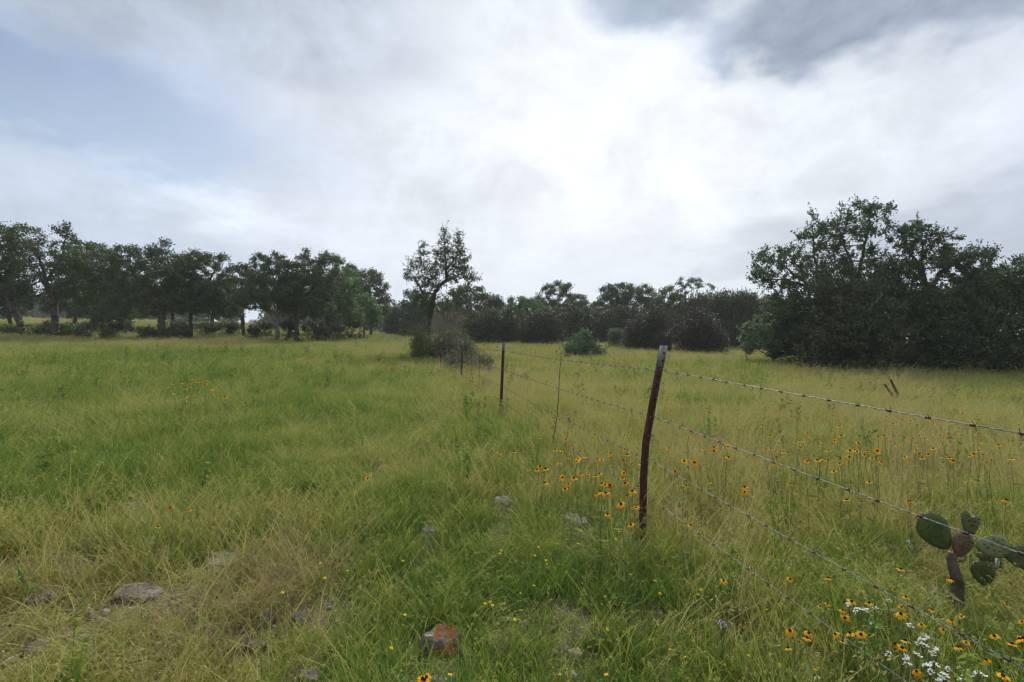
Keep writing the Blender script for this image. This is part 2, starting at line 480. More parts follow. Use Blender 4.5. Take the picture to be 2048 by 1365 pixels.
N_TREES = 0
def tree(name, label, cat, d, base_px, trunk, blobs, leaf='oak_leaf', r=0.2, limbs=(), n_attr=420, step=0.22,
         leaves=11000, size=0.13, sigma=0.15, group=None, seed=None, barkm='bark', shell=0.45, twig=0, kill=1.5,
         aspect=0.5, up=0.3, flat=0.75, sink=0.12, r_tip=0.010, bend=0.18, lower=0.25):
    global N_TREES
    N_TREES += 1
    rng = np.random.default_rng(seed if seed is not None else 100 + N_TREES)
    r *= 0.78; n_attr = int(n_attr * 1.6); leaves = int(leaves * 1.45); sigma *= 1.05; size *= 1.15
    blobs = [(b[0], b[1] + b[3] * lower, b[2] * 1.18, b[3] * (1.2 + lower), *b[4:]) for b in blobs]
    x = (base_px - 1024) / F * d
    base = np.array([x, d, G(x, d)])
    B = px_blobs(rng, d, blobs, base)
    pl = [[np.array([0, 0, -sink])] + [P(a, b, d) - base + np.array([0, (q[0] if q else 0), 0]) for a, b, *q in trunk]]
    for lm in limbs:
        pl.append([P(a, b, d) - base + np.array([0, (q[0] if q else 0), 0]) for a, b, *q in lm])
    att = sample_blobs(rng, B, n_attr, shell)
    att = att[att[:, 2] > 0.12]
    pos, par = colonize(rng, pl, att, step, step * kill, jitter=bend)
    rad, hgt = skeleton_radii(par, r, r_tip)
    t = empty(name, base)
    tag(t, label, cat, group)
    i = np.where(par >= 0)[0]
    rp = np.minimum(rad[par[i]], rad[i] * 1.9)
    thick = rad[i] > 0.03
    a1, q1 = tubes(pos[par[i]][thick], pos[i][thick], rp[thick], rad[i][thick], 7)
    a2, q2 = tubes(pos[par[i]][~thick], pos[i][~thick], rp[~thick], rad[i][~thick], 3)
    V = [a1, a2]; Q = [q1, q2 + len(a1)]
    tipn = np.where(hgt <= 2)[0]
    print(name, 'nodes', len(par), 'tips', int((hgt == 0).sum()))
    if twig:
        k = len(tipn) * twig
        s0 = pos[np.repeat(tipn, twig)]
        dirs = unit(rng, k) * np.array([1, 1, .8]) + np.array([0, 0, 0.6]); L = rng.uniform(0.12, 0.46, (k, 1))
        s1 = s0 + dirs * L
        a3, q3 = tubes(s0, s1, 0.007, 0.003, 3)
        V.append(a3); Q.append(q3 + len(a1) + len(a2))
    # root flare
    link('trunk', mesh_np('trunk', np.concatenate(V), Q, MAT[barkm], smooth_shade=True), t)
    if leaves:
        cnt = rng.choice(len(tipn), leaves, p=None)
        c = pos[tipn][cnt] + rng.normal(size=(leaves, 3)) * sigma * np.array([1, 1, flat])
        if twig:
            k = leaves // 2
            sel = rng.choice(len(s1), k)
            c[:k] = s0[sel] + (s1 - s0)[sel] * rng.uniform(0.2, 1, (k, 1)) + rng.normal(size=(k, 3)) * 0.03
        kp = c[:, 2] > 0.05; c = c[kp]
        LV, LQ = leaf_quads(rng, c, size, aspect, up)
        clump = rng.uniform(0, 1, len(tipn))[cnt][kp]
        tint = np.clip(0.75 * clump + 0.35 * rng.uniform(0, 1, len(c)) - .05, 0, 1)
        link('crown', mesh_np('crown', LV, [LQ], MAT[leaf], {'tint': ('FACE', tint)}), t)
    return t

def bushy(name, label, cat, d, base_px, blobs, leaf='cedar_leaf', tufts=700, per=12, size=0.26, aspect=0.22, r=0.12,
          group=None, seed=None, barkm='bark', rough=0.3, spread=0.16, upw=0.7, stems=1, twigs=0, shell=0.35, limbs=70):
    """dense crown down to the ground (juniper or shrub): sprays of foliage on limbs from one or more stems"""
    global N_TREES
    N_TREES += 1
    rng = np.random.default_rng(seed if seed is not None else 300 + N_TREES)
    x = (base_px - 1024) / F * d
    base = np.array([x, d, G(x, d)])
    B = px_blobs(rng, d, blobs, base, 0.3)
    pts = sample_blobs(rng, B, tufts, shell)
    ctr = np.mean([b[0] for b in B], axis=0)
    # uneven outline: push lumps of the crown in and out
    off = rng.uniform(0, 100, 3)
    rel = pts - ctr
    ln = np.array([mnoise.noise(Vector(q * 1.1 + off)) for q in pts])
    ln2 = np.array([mnoise.noise(Vector(q * 2.9 - off)) for q in pts])
    pts = ctr + rel * (1 + rough * ln + rough * 0.55 * ln2)[:, None]
    low = rng.uniform(size=len(pts)) < 0.28          # skirt of foliage reaching the grass
    pts[low, 2] *= rng.uniform(0.05, 0.7, low.sum())
    keep = pts[:, 2] > 0.04; pts = pts[keep]; ln2 = ln2[keep]
    t = empty(name, base); tag(t, label, cat, group)
    top = max(b[0][2] + b[1][2] for b in B)
    p0, p1, r0, r1 = [], [], [], []
    for s in range(stems):
        lean = rng.normal(size=2) * (0.05 if stems == 1 else 0.25)
        k = 8; zz = np.linspace(-0.1, top * 0.8, k)
        st = np.stack([ctr[0] * np.clip(zz / top, 0, 1) + lean[0] * zz, ctr[1] * np.clip(zz / top, 0, 1) + lean[1] * zz, zz], 1)
        st[0, :2] = 0.0
        rr_ = np.linspace(r, r * 0.2, k) / math.sqrt(stems)
        p0 += list(st[:-1]); p1 += list(st[1:]); r0 += list(rr_[:-1]); r1 += list(rr_[1:])
        for _ in range(limbs // stems):
            q = pts[rng.integers(len(pts))]
            zs = np.clip(q[2] * rng.uniform(0.3, 0.8), 0.05, top * 0.75)
            f = np.interp(zs, zz, np.arange(k)); a = st[int(f)] + (st[min(int(f) + 1, k - 1)] - st[int(f)]) * (f % 1)
            mid = (a + q) / 2 + rng.normal(size=3) * 0.08 * np.linalg.norm(q - a)
            p0 += [a, mid]; p1 += [mid, q]; r0 += [r * .25, r * .14]; r1 += [r * .14, r * .05]
    if twigs:
        sel = rng.integers(len(pts), size=twigs); a = pts[sel]
        dirs = unit(rng, twigs) + np.array([0, 0, .35]); b = a + dirs * rng.uniform(0.15, 0.5, (twigs, 1))
        p0 += list(a); p1 += list(b); r0 += [0.008] * twigs; r1 += [0.003] * twigs
    V, Q = tubes(np.array(p0), np.array(p1), np.array(r0), np.array(r1), 5)
    link('stem', mesh_np('stem', V, [Q], MAT[barkm], smooth_shade=True), t)
    if per:
        out_ = pts - ctr * np.array([1, 1, .5]); out_ /= np.maximum(np.linalg.norm(out_, axis=1, keepdims=True), 1e-6)
        out_ = out_ + np.array([0, 0, upw])
        c = np.repeat(pts, per, 0) + rng.normal(size=(len(pts) * per, 3)) * spread
        al = np.repeat(out_, per, 0)
        tint = np.clip(0.45 + np.repeat(ln2 * 0.8 + rng.normal(size=len(pts)) * 0.22, per) + rng.normal(size=len(c)) * 0.15, 0, 1)
        k = c[:, 2] > 0.03; c, al, tint = c[k], al[k], tint[k]
        LV, LQ = leaf_quads(rng, c, size, aspect, 0.2, al)
        link('crown', mesh_np('crown', LV, [LQ], MAT[leaf], {'tint': ('FACE', tint)}), t)
    return t

GO = 'live oaks on the left side of the meadow'
tree('live_oak', 'live oak at the left edge with trunk leaning out of the picture', 'tree', 35, 48,
     [(40, 645), (22, 610), (2, 565), (-12, 535)], [(-40, 490, 60, 45), (8, 470, 16, 24), (-30, 555, 55, 35), (22, 585, 26, 16)],
     r=0.27, limbs=[[(22, 610), (30, 590)]], leaves=9000, group=GO)
tree('live_oak', 'tall forked live oak with a spire of foliage, second trunk from left', 'tree', 36, 110,
     [(110, 640), (107, 598)], [(62, 488, 40, 34), (129, 462, 17, 21), (122, 510, 40, 26), (62, 552, 55, 26), (140, 548, 46, 32), (35, 585, 34, 20), (160, 585, 26, 18), (150, 520, 26, 20)],
     r=0.30, limbs=[[(107, 598), (92, 565), (80, 520)], [(107, 598), (130, 588), (160, 572)], [(92, 565), (122, 520), (130, 480)]],
     n_attr=560, leaves=13500, group=GO)
tree('live_oak', 'live oak crown behind the pale thicket, between two thick trunks', 'tree', 45, 190,
     [(190, 630), (192, 580)], [(187, 510, 42, 24), (210, 540, 45, 30), (160, 545, 30, 25)], r=0.22, leaves=9000, size=0.15, group=GO)
tree('live_oak', 'pale grey-green oak thicket hanging almost to the grass', 'tree', 43, 205,
     [(205, 640), (206, 605)], [(204, 596, 50, 42), (175, 575, 28, 30), (240, 610, 30, 26)], leaf='pale_leaf', r=0.15, leaves=10500, size=0.15, group=GO)
tree('live_oak', 'broad dark live oak with the thickest dark trunk in mid grove', 'tree', 38, 323,
     [(323, 635), (330, 598)], [(253, 512, 34, 24), (292, 508, 24, 18), (332, 502, 26, 22), (264, 548, 46, 26), (330, 543, 56, 29), (272, 584, 46, 24), (350, 590, 46, 22), (300, 608, 40, 16)],
     r=0.33, limbs=[[(330, 598), (300, 575), (265, 550)], [(330, 598), (345, 560), (335, 515)], [(330, 598), (360, 580), (380, 560)]], n_attr=640, leaves=17000, group=GO)
tree('live_oak', 'slim-trunked live oak right of the thick dark trunk', 'tree', 40, 382,
     [(382, 635), (382, 612)], [(378, 522, 30, 20), (398, 556, 44, 32), (425, 523, 40, 18), (430, 560, 38, 30), (438, 603, 34, 24), (385, 605, 40, 16), (415, 590, 30, 24)],
     r=0.17, limbs=[[(382, 612), (365, 590)], [(382, 612), (410, 575), (430, 540)]], n_attr=560, leaves=14500, group=GO)
tree('live_oak', 'small live oak with curved dark trunk beside a gap of sky', 'tree', 45, 490,
     [(484, 632), (483, 620), (500, 606)], [(482, 536, 18, 13), (521, 518, 16, 12), (490, 575, 28, 30), (508, 560, 24, 26), (466, 602, 26, 22)],
     r=0.22, limbs=[[(483, 620), (478, 595)]], leaves=8500, size=0.145, group=GO)
tree('live_oak', 'live oak with grey trunk forking low into a V', 'tree', 39, 554,
     [(554, 648)], [(552, 522, 25, 14), (548, 557, 46, 27), (540, 592, 50, 18), (582, 580, 26, 28)], r=0.22,
     limbs=[[(554, 648), (538, 625), (518, 608)], [(554, 648), (558, 615), (560, 585)], [(558, 615), (575, 600)]], barkm='grey_bark', n_attr=480, leaves=11500, group=GO)
tree('live_oak', 'live oak with straight dark trunk, tallest at the right of the grove', 'tree', 40, 593,
     [(593, 640), (591, 612)], [(611, 507, 12, 9), (601, 531, 38, 20), (654, 521, 28, 15), (618, 565, 48, 30), (610, 606, 48, 18), (650, 555, 32, 26)],
     r=0.25, limbs=[[(591, 612), (605, 580), (610, 530)], [(591, 612), (625, 580), (650, 535)]], n_attr=560, leaves=15000, group=GO)
tree('live_oak', 'lighter green oak with low spreading crown at the grove end', 'tree', 46, 656,
     [(656, 632), (652, 612)], [(667, 563, 45, 30), (656, 600, 52, 24), (690, 620, 34, 18), (630, 610, 25, 18)], leaf='green_leaf', r=0.2,
     leaves=13000, size=0.15, n_attr=480, group=GO)
tree('live_oak', 'rounded dark oak standing farther back beyond the grove end', 'tree', 62, 742,
     [(742, 640), (742, 615)], [(701, 543, 18, 13), (738, 572, 36, 30), (750, 604, 28, 26), (715, 580, 26, 24)], r=0.25, leaves=11000, size=0.19, step=0.3, sigma=0.2, group=GO)
tree('live_oak', 'small light green tree below the rounded dark oak', 'tree', 54, 728,
     [(728, 640)], [(732, 615, 28, 22), (745, 635, 20, 14), (710, 632, 20, 14)], leaf='green_leaf', r=0.12, leaves=6000, size=0.17, group=GO)


GB = 'oaks of the second row behind the left grove'
for i, (px, py, rx, ry, d, lab) in enumerate([
    (20, 592, 46, 30, 56, 'second-row oak behind the leftmost leaning trunk'), (150, 586, 50, 34, 58, 'second-row oak behind the forked oak'),
    (255, 585, 50, 36, 57, 'second-row oak left of the thick dark trunk'), (345, 580, 52, 36, 60, 'second-row oak behind the thick dark trunk'),
    (425, 586, 48, 34, 58, 'second-row oak behind the slim-trunked oak'), (580, 584, 52, 36, 60, 'second-row oak behind the straight trunk'),
    (660, 590, 48, 34, 62, 'second-row oak behind the grove end')]):
    tree('live_oak', lab, 'tree', d, px, [(px, 630), (px + 2, 610)], [(px, py, rx, ry), (px - rx * .4, py + 14, rx * .7, ry * .6), (px + rx * .4, py + 10, rx * .7, ry * .6)], r=0.24, step=0.3, sigma=0.2, n_attr=360, leaves=9000, size=0.20, group=GB)

GU = 'dark low bushes under the left oaks'
und = [(77, 37, 664, 34, 13, 'cedar_leaf', 'wide dark bush between the two leftmost trunks'),
       (134, 37, 662, 16, 14, 'oak_leaf', 'dark bush just right of the forked oak trunk'),
       (162, 36, 667, 13, 9, 'cedar_leaf', 'low dark bush left of the pale thicket'),
       (216, 36, 667, 13, 10, 'oak_leaf', 'small spiky bush in front of the pale thicket'),
       (297, 38, 664, 18, 8, 'cedar_leaf', 'low bush left of the thick dark trunk'),
       (340, 38, 664, 14, 8, 'oak_leaf', 'small bush at the foot of the thick dark trunk'),
       (369, 38, 665, 10, 7, 'cedar_leaf', 'tiny dark bush at the slim oak trunk'),
       (507, 41, 660, 13, 8, 'brown_cedar_leaf', 'brownish bush left of the V-forked trunk'),
       (574, 42, 650, 18, 10, 'oak_leaf', 'bush between the V-forked and straight trunks'),
       (632, 42, 656, 32, 14, 'brown_cedar_leaf', 'wide brown-green bush right of the straight trunk'),
       (697, 48, 644, 32, 12, 'cedar_leaf', 'long dark bush under the lighter green oak'),
       (20, 40, 662, 22, 10, 'oak_leaf', 'low dark bush at the left edge under the leaning trunk'),
       (245, 44, 655, 26, 9, 'cedar_leaf', 'low dark bush right of the pale thicket'),
       (410, 45, 652, 24, 9, 'oak_leaf', 'low dark bush right of the slim oak trunk'),
       (455, 46, 652, 22, 10, 'cedar_leaf', 'dark bush left of the curved dark trunk'),
       (530, 46, 650, 20, 9, 'oak_leaf', 'dark bush between curved and V-forked trunks'),
       (355, 47, 650, 30, 9, 'cedar_leaf', 'long low bush behind the thick dark trunk'),
       (180, 46, 652, 30, 9, 'oak_leaf', 'long low bush behind the forked oak'),
       (672, 43, 655, 18, 9, 'oak_leaf', 'small dark bush at the right end of the wide brown-green bush'),
       (97, 40, 655, 8, 14, 'dead_leaf', 'rusty dead branch clump behind the forked oak trunk')]
for px, d, py, rx, ry, lf, lab in und:
    bushy('bush', lab, 'bush', d, px, [(px, py, rx, ry), (px + rx * .4, py + ry * .4, rx * .7, ry * .7)], leaf=lf, tufts=int(90 + rx * 6), per=12, size=0.15,
          aspect=0.4, r=0.05, stems=3, limbs=24, spread=0.09, group=GU)

# distant wood seen between the trunks
rng = np.random.default_rng(5)
cs, ts = [], []
for _ in range(190):
    a = rng.uniform(-0.98, 0.28); d = rng.uniform(125, 190)
    x = a * d; h = rng.uniform(4.0, 7.0) + (d - 125) * 0.03; w = rng.uniform(2.5, 5)
    if -0.530 < a < -0.475: continue
    u = unit(rng, 260); q = u * rng.uniform(0.5, 1, (260, 1)) ** .5 * np.array([w, w, h * .5]) + np.array([x, d, G(x, d) + h * .52])
    cs.append(q); ts.append(np.clip(rng.normal(size=260) * .25 + rng.uniform(.2, .8), 0, 1))
cs = np.concatenate(cs); LV, LQ = leaf_quads(rng, cs, 1.0, 0.8, 0.3)
dw = link('distant_wood', mesh_np('distant_wood', LV, [LQ], MAT['oak_leaf'], {'tint': ('FACE', np.concatenate(ts))}))
tag(dw, 'hazy far-off wood along the horizon behind the oaks', 'wood', kind='stuff')

# ---- middle
C0 = tree('scraggly_tree', 'sparse scraggly tree with bare twig tips rising above the fence brush', 'tree', 27, 853,
     [(856, 655), (864, 622), (868, 590), (876, 575)],
     [(890, 468, 13, 13), (919, 482, 7, 20), (896, 507, 32, 26), (851, 502, 11, 14), (842, 538, 30, 22), (899, 541, 32, 20), (934, 533, 9, 20), (941, 556, 20, 8), (818, 550, 12, 12), (846, 586, 20, 16), (915, 520, 22, 22), (860, 560, 30, 16), (852, 606, 22, 18), (884, 604, 20, 16)],
     leaf='oak_leaf', r=0.16, limbs=[[(868, 590), (846, 585), (830, 560)], [(876, 575), (893, 560), (890, 500), (889, 470)], [(893, 560), (915, 555), (940, 557)], [(893, 540), (915, 510), (919, 475)]],
     n_attr=760, step=0.14, leaves=7000, size=0.085, sigma=0.09, twig=3, r_tip=0.006, kill=1.3, aspect=0.5)
bushy('fence_brush', 'tangled grey-green brush at the foot of the scraggly tree on the fence line', 'bush', 23.5, 866,
      [(863, 696, 42, 30), (903, 686, 32, 34), (840, 680, 14, 26), (930, 705, 34, 24)], leaf='brush_leaf', tufts=1150, per=13, size=0.085, aspect=0.4, r=0.04, stems=6, limbs=120, twigs=420, spread=0.10, barkm='grey_bark', rough=0.55)
bushy('fence_brush', 'low twiggy brush around the third fence post', 'bush', 18.5, 945,
      [(955, 728, 36, 16), (915, 722, 22, 20)], leaf='brush_leaf', tufts=420, per=7, size=0.07, aspect=0.4, r=0.02, stems=6, limbs=60, twigs=360, spread=0.06, barkm='grey_bark', rough=0.4)
bushy('green_shrub', 'dark green upright shrub at the left end of the fence brush', 'bush', 24.5, 842,
      [(841, 672, 9, 20), (833, 690, 12, 12)], leaf='oak_leaf', tufts=220, per=12, size=0.09, aspect=0.4, r=0.03, stems=4, limbs=30, spread=0.07)
bushy('dead_brush', 'leafless pinkish-grey dead brush right of the scraggly trunk', 'bush', 30, 902,
      [(900, 640, 38, 26), (880, 655, 22, 25)], tufts=500, per=0, r=0.04, stems=5, limbs=120, twigs=800, barkm='dead_wood', rough=0.3)
bushy('dead_sapling', 'bare pale dead sapling at the far end of the fence', 'tree', 66, 801, [(797, 645, 7, 20), (810, 652, 9, 12)], tufts=60, per=0, r=0.09, stems=1, limbs=26, twigs=0, barkm='dead_wood', rough=0.3)

GM = 'trees of the wood edge across the meadow'
def mtree(lab, d, bpx, blobs, leaf='oak_leaf', leaves=8000, top=None, size=None, **k):
    y0 = 682.5 - (G((bpx - 1024) / F * d, d) - CAM_Z) * F / d
    cy_ = np.mean([b[1] for b in blobs])
    blobs = list(blobs) + [(bpx, cy_ * .45 + y0 * .55, 34 * 55 / d, (y0 - cy_) * .42)]
    leaves = int(leaves * 1.25)
    kw = dict(r=0.2, step=0.28, sigma=0.2, n_attr=400, lower=0.55); kw.update(k)
    tree('wood_edge_tree', lab, 'tree', d, bpx, [(bpx, (y0 + cy_) / 2), (bpx + 3, cy_ + 8)], blobs, leaf=leaf, leaves=leaves, size=size or 0.0032 * d, group=GM, **kw)
def mced(lab, d, bpx, blobs, leaf='cedar_leaf', tufts=700, size=None, **k):
    kw = dict(per=13, aspect=0.3, r=0.12, spread=0.17); kw.update(k)
    bushy('juniper', lab, 'tree', d, bpx, blobs, leaf=leaf, tufts=tufts, size=size or 0.0050 * d, group=GM, **kw)
mced('dark juniper left of the scraggly tree, beyond the fence end', 72, 815, [(815, 634, 50, 32), (790, 645, 26, 24), (845, 625, 26, 30)], tufts=900)
mtree('dark oak top just behind the lower left of the scraggly crown', 62, 830, [(825, 592, 22, 18), (845, 605, 26, 16)], leaves=5500)
mtree('rounded oak behind the lower right of the scraggly crown', 58, 930, [(935, 584, 36, 15), (966, 589, 13, 11), (930, 612, 46, 22)], leaves=9500)
mced('green juniper right of the dead brush', 46, 962, [(962, 650, 44, 36), (940, 665, 34, 24), (985, 640, 22, 28)], tufts=1000)
mced('pointed dark juniper showing twig tips on the skyline', 60, 990, [(988, 620, 24, 26), (990, 605, 12, 14)], tufts=420)
mtree('lighter green oak top in the middle of the wood edge', 57, 1045, [(1048, 612, 36, 18), (1025, 625, 30, 22), (1075, 620, 26, 20)], leaf='green_leaf', leaves=8500)
mced('bushy green juniper in the middle of the wood edge', 48, 1016, [(1016, 652, 32, 34), (1000, 665, 26, 22)], leaf='cedar_leaf', tufts=750)
mced('broad brownish juniper left of the small roundish meadow shrub', 46, 1080, [(1080, 652, 40, 36), (1062, 668, 36, 22), (1100, 660, 28, 30)], leaf='brown_cedar_leaf', tufts=1100)
mtree('oak with flat-topped umbrella crown above the wood edge', 64, 1115, [(1119, 571, 27, 9), (1097, 590, 24, 14), (1137, 597, 34, 13), (1160, 603, 14, 12), (1115, 615, 45, 18)], leaves=9500, n_attr=420)
mced('very dark juniper mass right of the umbrella-crowned oak', 56, 1152, [(1150, 645, 44, 38), (1125, 655, 34, 30), (1180, 650, 34, 34)], tufts=1200)
mtree('round-topped oak with bits of sky under its crown', 62, 1250, [(1248, 583, 50, 15), (1225, 596, 28, 13), (1280, 592, 24, 14), (1205, 606, 20, 14)], leaves=9500, n_attr=440, limbs=[[(1250, 640), (1225, 610), (1220, 595)], [(1250, 640), (1275, 605), (1278, 592)]])
mced('dark juniper under the round-topped oak', 57, 1228, [(1228, 648, 42, 36), (1265, 642, 36, 30)], tufts=1100)
mced('brown-tinged juniper left of the reddish one', 42, 1297, [(1297, 663, 42, 34), (1270, 672, 30, 24), (1310, 640, 24, 26)], leaf='brown_cedar_leaf', tufts=1200)
mced('reddish brown dying juniper behind the bent post top', 40, 1392, [(1391, 666, 48, 36), (1400, 640, 28, 24), (1420, 675, 32, 24)], leaf='red_cedar_leaf', tufts=1500)
mced('small reddish dead juniper bush between the two brown junipers', 39, 1324, [(1324, 687, 16, 14), (1332, 678, 9, 12)], leaf='red_cedar_leaf', tufts=260)
mtree('leaning oak with crown swept out to the right on the skyline', 58, 1358, [(1362, 567, 12, 14), (1391, 563, 24, 10), (1420, 566, 14, 7), (1358, 590, 18, 16)], leaves=5200, n_attr=330, size=0.15, sigma=0.13, limbs=[[(1366, 590), (1385, 580), (1412, 567)]])
mtree('oak left of the leaning oak on the skyline', 60, 1330, [(1334, 590, 24, 16), (1315, 602, 18, 14), (1330, 622, 44, 24)], leaf='green_leaf', leaves=9000)
mced('dense dark juniper below the leaning oak', 54, 1412, [(1410, 614, 42, 28), (1390, 635, 42, 30)], tufts=1000)
mced('dark pointed juniper right of the leaning oak', 53, 1450, [(1449, 610, 30, 28), (1460, 650, 40, 36)], tufts=1100)
mced('dark juniper nearest the big right-hand tree', 52, 1495, [(1487, 604, 26, 22), (1512, 620, 32, 32), (1500, 655, 40, 34)], tufts=1300)

for i, (px, top, w, d, lab) in enumerate([
    (790, 612, 45, 92, 'far dark oak between the grove end and the scraggly tree'), (880, 600, 50, 85, 'far dark oak directly behind the scraggly trunk'), (1005, 606, 50, 84, 'far dark oak behind the pointed juniper'),
    (1075, 600, 50, 82, 'far dark oak left of the umbrella-crowned oak'), (1180, 603, 48, 82, 'far dark oak between umbrella-crowned and round-topped oaks'), (1300, 600, 48, 84, 'far dark oak right of the round-topped oak'),
    (1400, 594, 50, 80, 'far dark oak behind the leaning oak'), (1470, 592, 50, 78, 'far dark oak behind the pointed junipers'), (1545, 590, 55, 74, 'far dark oak behind the drooping light green tree')]):
    y0 = 682.5 - (G((px - 1024) / F * d, d) - CAM_Z) * F / d
    tree('wood_edge_tree', lab, 'tree', d, px, [(px, y0 - 12), (px + 2, (top + y0) / 2)], [(px, top + 24, w, 24), (px - w * .4, top + 42, w * .8, 24), (px + w * .4, top + 42, w * .8, 24), (px, y0 - 14, w, 16)],
         r=0.24, step=0.36, sigma=0.25, n_attr=380, leaves=8500, size=0.26, group='second row of the wood edge')
bushy('pale_shrub', 'small pale green shrub in front of the dark wood edge', 'bush', 45, 1234, [(1230, 670, 17, 13), (1246, 674, 12, 11)], leaf='pale_leaf', tufts=320, per=12, size=0.15, aspect=0.45, r=0.04, stems=4, limbs=30, spread=0.1)
bushy('meadow_shrub', 'lone roundish blue-green shrub standing in the meadow beyond the fence', 'bush', 30, 1166,
      [(1162, 694, 32, 22), (1187, 702, 22, 16), (1143, 703, 20, 15), (1172, 670, 12, 13)], leaf='blue_leaf', tufts=750, per=11, size=0.12, aspect=0.4, r=0.05, stems=7, limbs=90, spread=0.10, rough=0.5, upw=0.9)

# ---- right
tree('cedar_elm', 'big spreading tree with layered feathery branches at the right', 'tree', 26, 1690,
     [(1690, 690), (1692, 630)], [(1733, 420, 46, 18), (1640, 445, 24, 16), (1629, 420, 7, 10), (1690, 462, 70, 26), (1575, 519, 62, 26), (1618, 476, 32, 15), (1545, 553, 38, 20), (1704, 519, 82, 38), (1650, 575, 92, 36), (1535, 515, 26, 12), (1580, 590, 50, 24), (1770, 560, 55, 34), (1745, 605, 75, 36), (1630, 620, 70, 36)],
     leaf='elm_leaf', r=0.30, limbs=[[(1692, 630), (1640, 580, .5), (1580, 535, .3)], [(1692, 630), (1690, 540, -.6), (1680, 460)], [(1692, 630), (1735, 540, .6), (1740, 440)], [(1640, 580), (1630, 520), (1625, 450)], [(1640, 580), (1570, 560)]],
     n_attr=1250, step=0.17, leaves=28000, size=0.105, sigma=0.10, flat=0.9, twig=3, up=0.3)
tree('cedar_elm', 'right-hand tree with dark forked limbs showing against the sky', 'tree', 25, 1858,
     [(1857, 660), (1856, 590)], [(1842, 456, 26, 14), (1866, 482, 32, 14), (1806, 474, 34, 18), (1938, 508, 50, 15), (1895, 521, 55, 18), (1800, 540, 46, 26), (1965, 515, 26, 10), (1830, 500, 36, 12), (1815, 592, 46, 30), (1905, 580, 60, 32), (1960, 560, 36, 24)],
     leaf='elm_leaf', r=0.24, limbs=[[(1856, 590), (1843, 535), (1846, 490), (1842, 450)], [(1843, 535), (1815, 500), (1805, 465)], [(1846, 510), (1866, 475)], [(1856, 590), (1880, 545), (1935, 505)]],
     n_attr=950, step=0.16, leaves=18000, size=0.10, sigma=0.09, flat=0.9, twig=3, up=0.3)
tree('cedar_elm', 'dark leafy tree cut off by the right edge', 'tree', 25, 2070,
     [(2070, 670), (2065, 610)], [(2025, 548, 50, 20), (2095, 548, 60, 32), (2010, 578, 58, 34), (2080, 600, 60, 50), (1975, 600, 40, 30)],
     leaf='elm_leaf', r=0.24, n_attr=800, step=0.18, leaves=22000, size=0.11, sigma=0.11, flat=0.9, twig=3, up=0.3)
bushy('juniper', 'dense dark olive juniper in front of the big right-hand tree', 'tree', 23.5, 1700,
      [(1700, 660, 88, 72), (1650, 690, 62, 46), (1760, 680, 62, 56), (1690, 610, 56, 48)], leaf='cedar_leaf', tufts=1900, per=11, size=0.20, aspect=0.32, r=0.2, spread=0.11, rough=0.3, upw=0.5)
bushy('juniper', 'deep shaded juniper thicket at the right edge below the forked limbs', 'tree', 24, 1930,
      [(1930, 655, 120, 72), (1850, 685, 85, 60), (2010, 670, 90, 72), (2085, 650, 60, 90), (1870, 630, 60, 40)], leaf='elm_leaf', tufts=2000, per=11, size=0.18, aspect=0.45, r=0.2, spread=0.11, rough=0.3, upw=0.3)

bushy('thicket', 'dense leafy thicket filling the space under the big spreading tree', 'bush', 27.5, 1640,
      [(1620, 630, 75, 50), (1700, 600, 75, 50), (1590, 660, 60, 45), (1680, 650, 90, 65), (1760, 620, 60, 50)], leaf='elm_leaf', tufts=1800, per=11, size=0.17, aspect=0.5, r=0.12, spread=0.14, rough=0.3, upw=0.2, stems=3, shell=0.5)
bushy('thicket', 'dense leafy thicket behind the forked limbs at the right', 'bush', 27.5, 1900,
      [(1840, 620, 60, 45), (1910, 605, 75, 42), (1990, 605, 70, 48), (2070, 600, 70, 62), (1900, 655, 120, 55)], leaf='elm_leaf', tufts=1800, per=11, size=0.17, aspect=0.5, r=0.12, spread=0.14, rough=0.3, upw=0.2, stems=3, shell=0.5)
tree('drooping_oak', 'low light green tree with branches drooping to the grass, left of the junipers', 'tree', 27.5, 1548,
     [(1548, 695), (1545, 665)], [(1528, 664, 46, 28), (1560, 615, 32, 26), (1505, 685, 24, 16), (1575, 660, 34, 34), (1565, 690, 36, 16)],
     leaf='droop_leaf', r=0.14, n_attr=560, step=0.17, leaves=13500, size=0.11, sigma=0.10, flat=0.55, twig=1)
print('trees', N_TREES)
# ------------------------------------------------------------------ barbed wire fence on steel T-posts
def simple_mat(name, c0, c1, scale=20, rough=0.8, spec=0.3, metal=0.0, bstr=0.4, bd=0.004, lo=0.35, hi=0.65):
    m, nt, o = new_mat(name)
    n = noise_tex(obj_socket(), scale, 6, 0.65)
    principled(nt, o, mixc(smooth(n, lo, hi), c0, c1), rough, bump(n, bstr, bd), spec, metal); return m
MAT['rust'] = simple_mat('rusty_steel', (0.030, 0.010, 0.009), (0.085, 0.026, 0.020), 26, 0.75, 0.3)
MAT['tip'] = simple_mat('weathered_white_paint', (0.085, 0.075, 0.07), (0.20, 0.20, 0.20), 14, 0.7, 0.3, lo=0.30, hi=0.55)
MAT['wire'] = simple_mat('galvanised_wire', (0.06, 0.063, 0.070), (0.16, 0.165, 0.18), 60, 0.55, 0.5, 0.35)
MAT['barb'] = simple_mat('rusty_wire', (0.040, 0.022, 0.016), (0.12, 0.065, 0.045), 60, 0.7, 0.4, 0.2)

fence = empty('barbed_wire_fence', (float(_fx[0]), 3.6, G(float(_fx[0]), 3.6)))
tag(fence, 'four-strand barbed wire fence on rusty steel T-posts running into the distance', 'fence')
f0 = Vector(fence.location)
def flocal(p): return np.asarray(p, float) - np.array(f0)

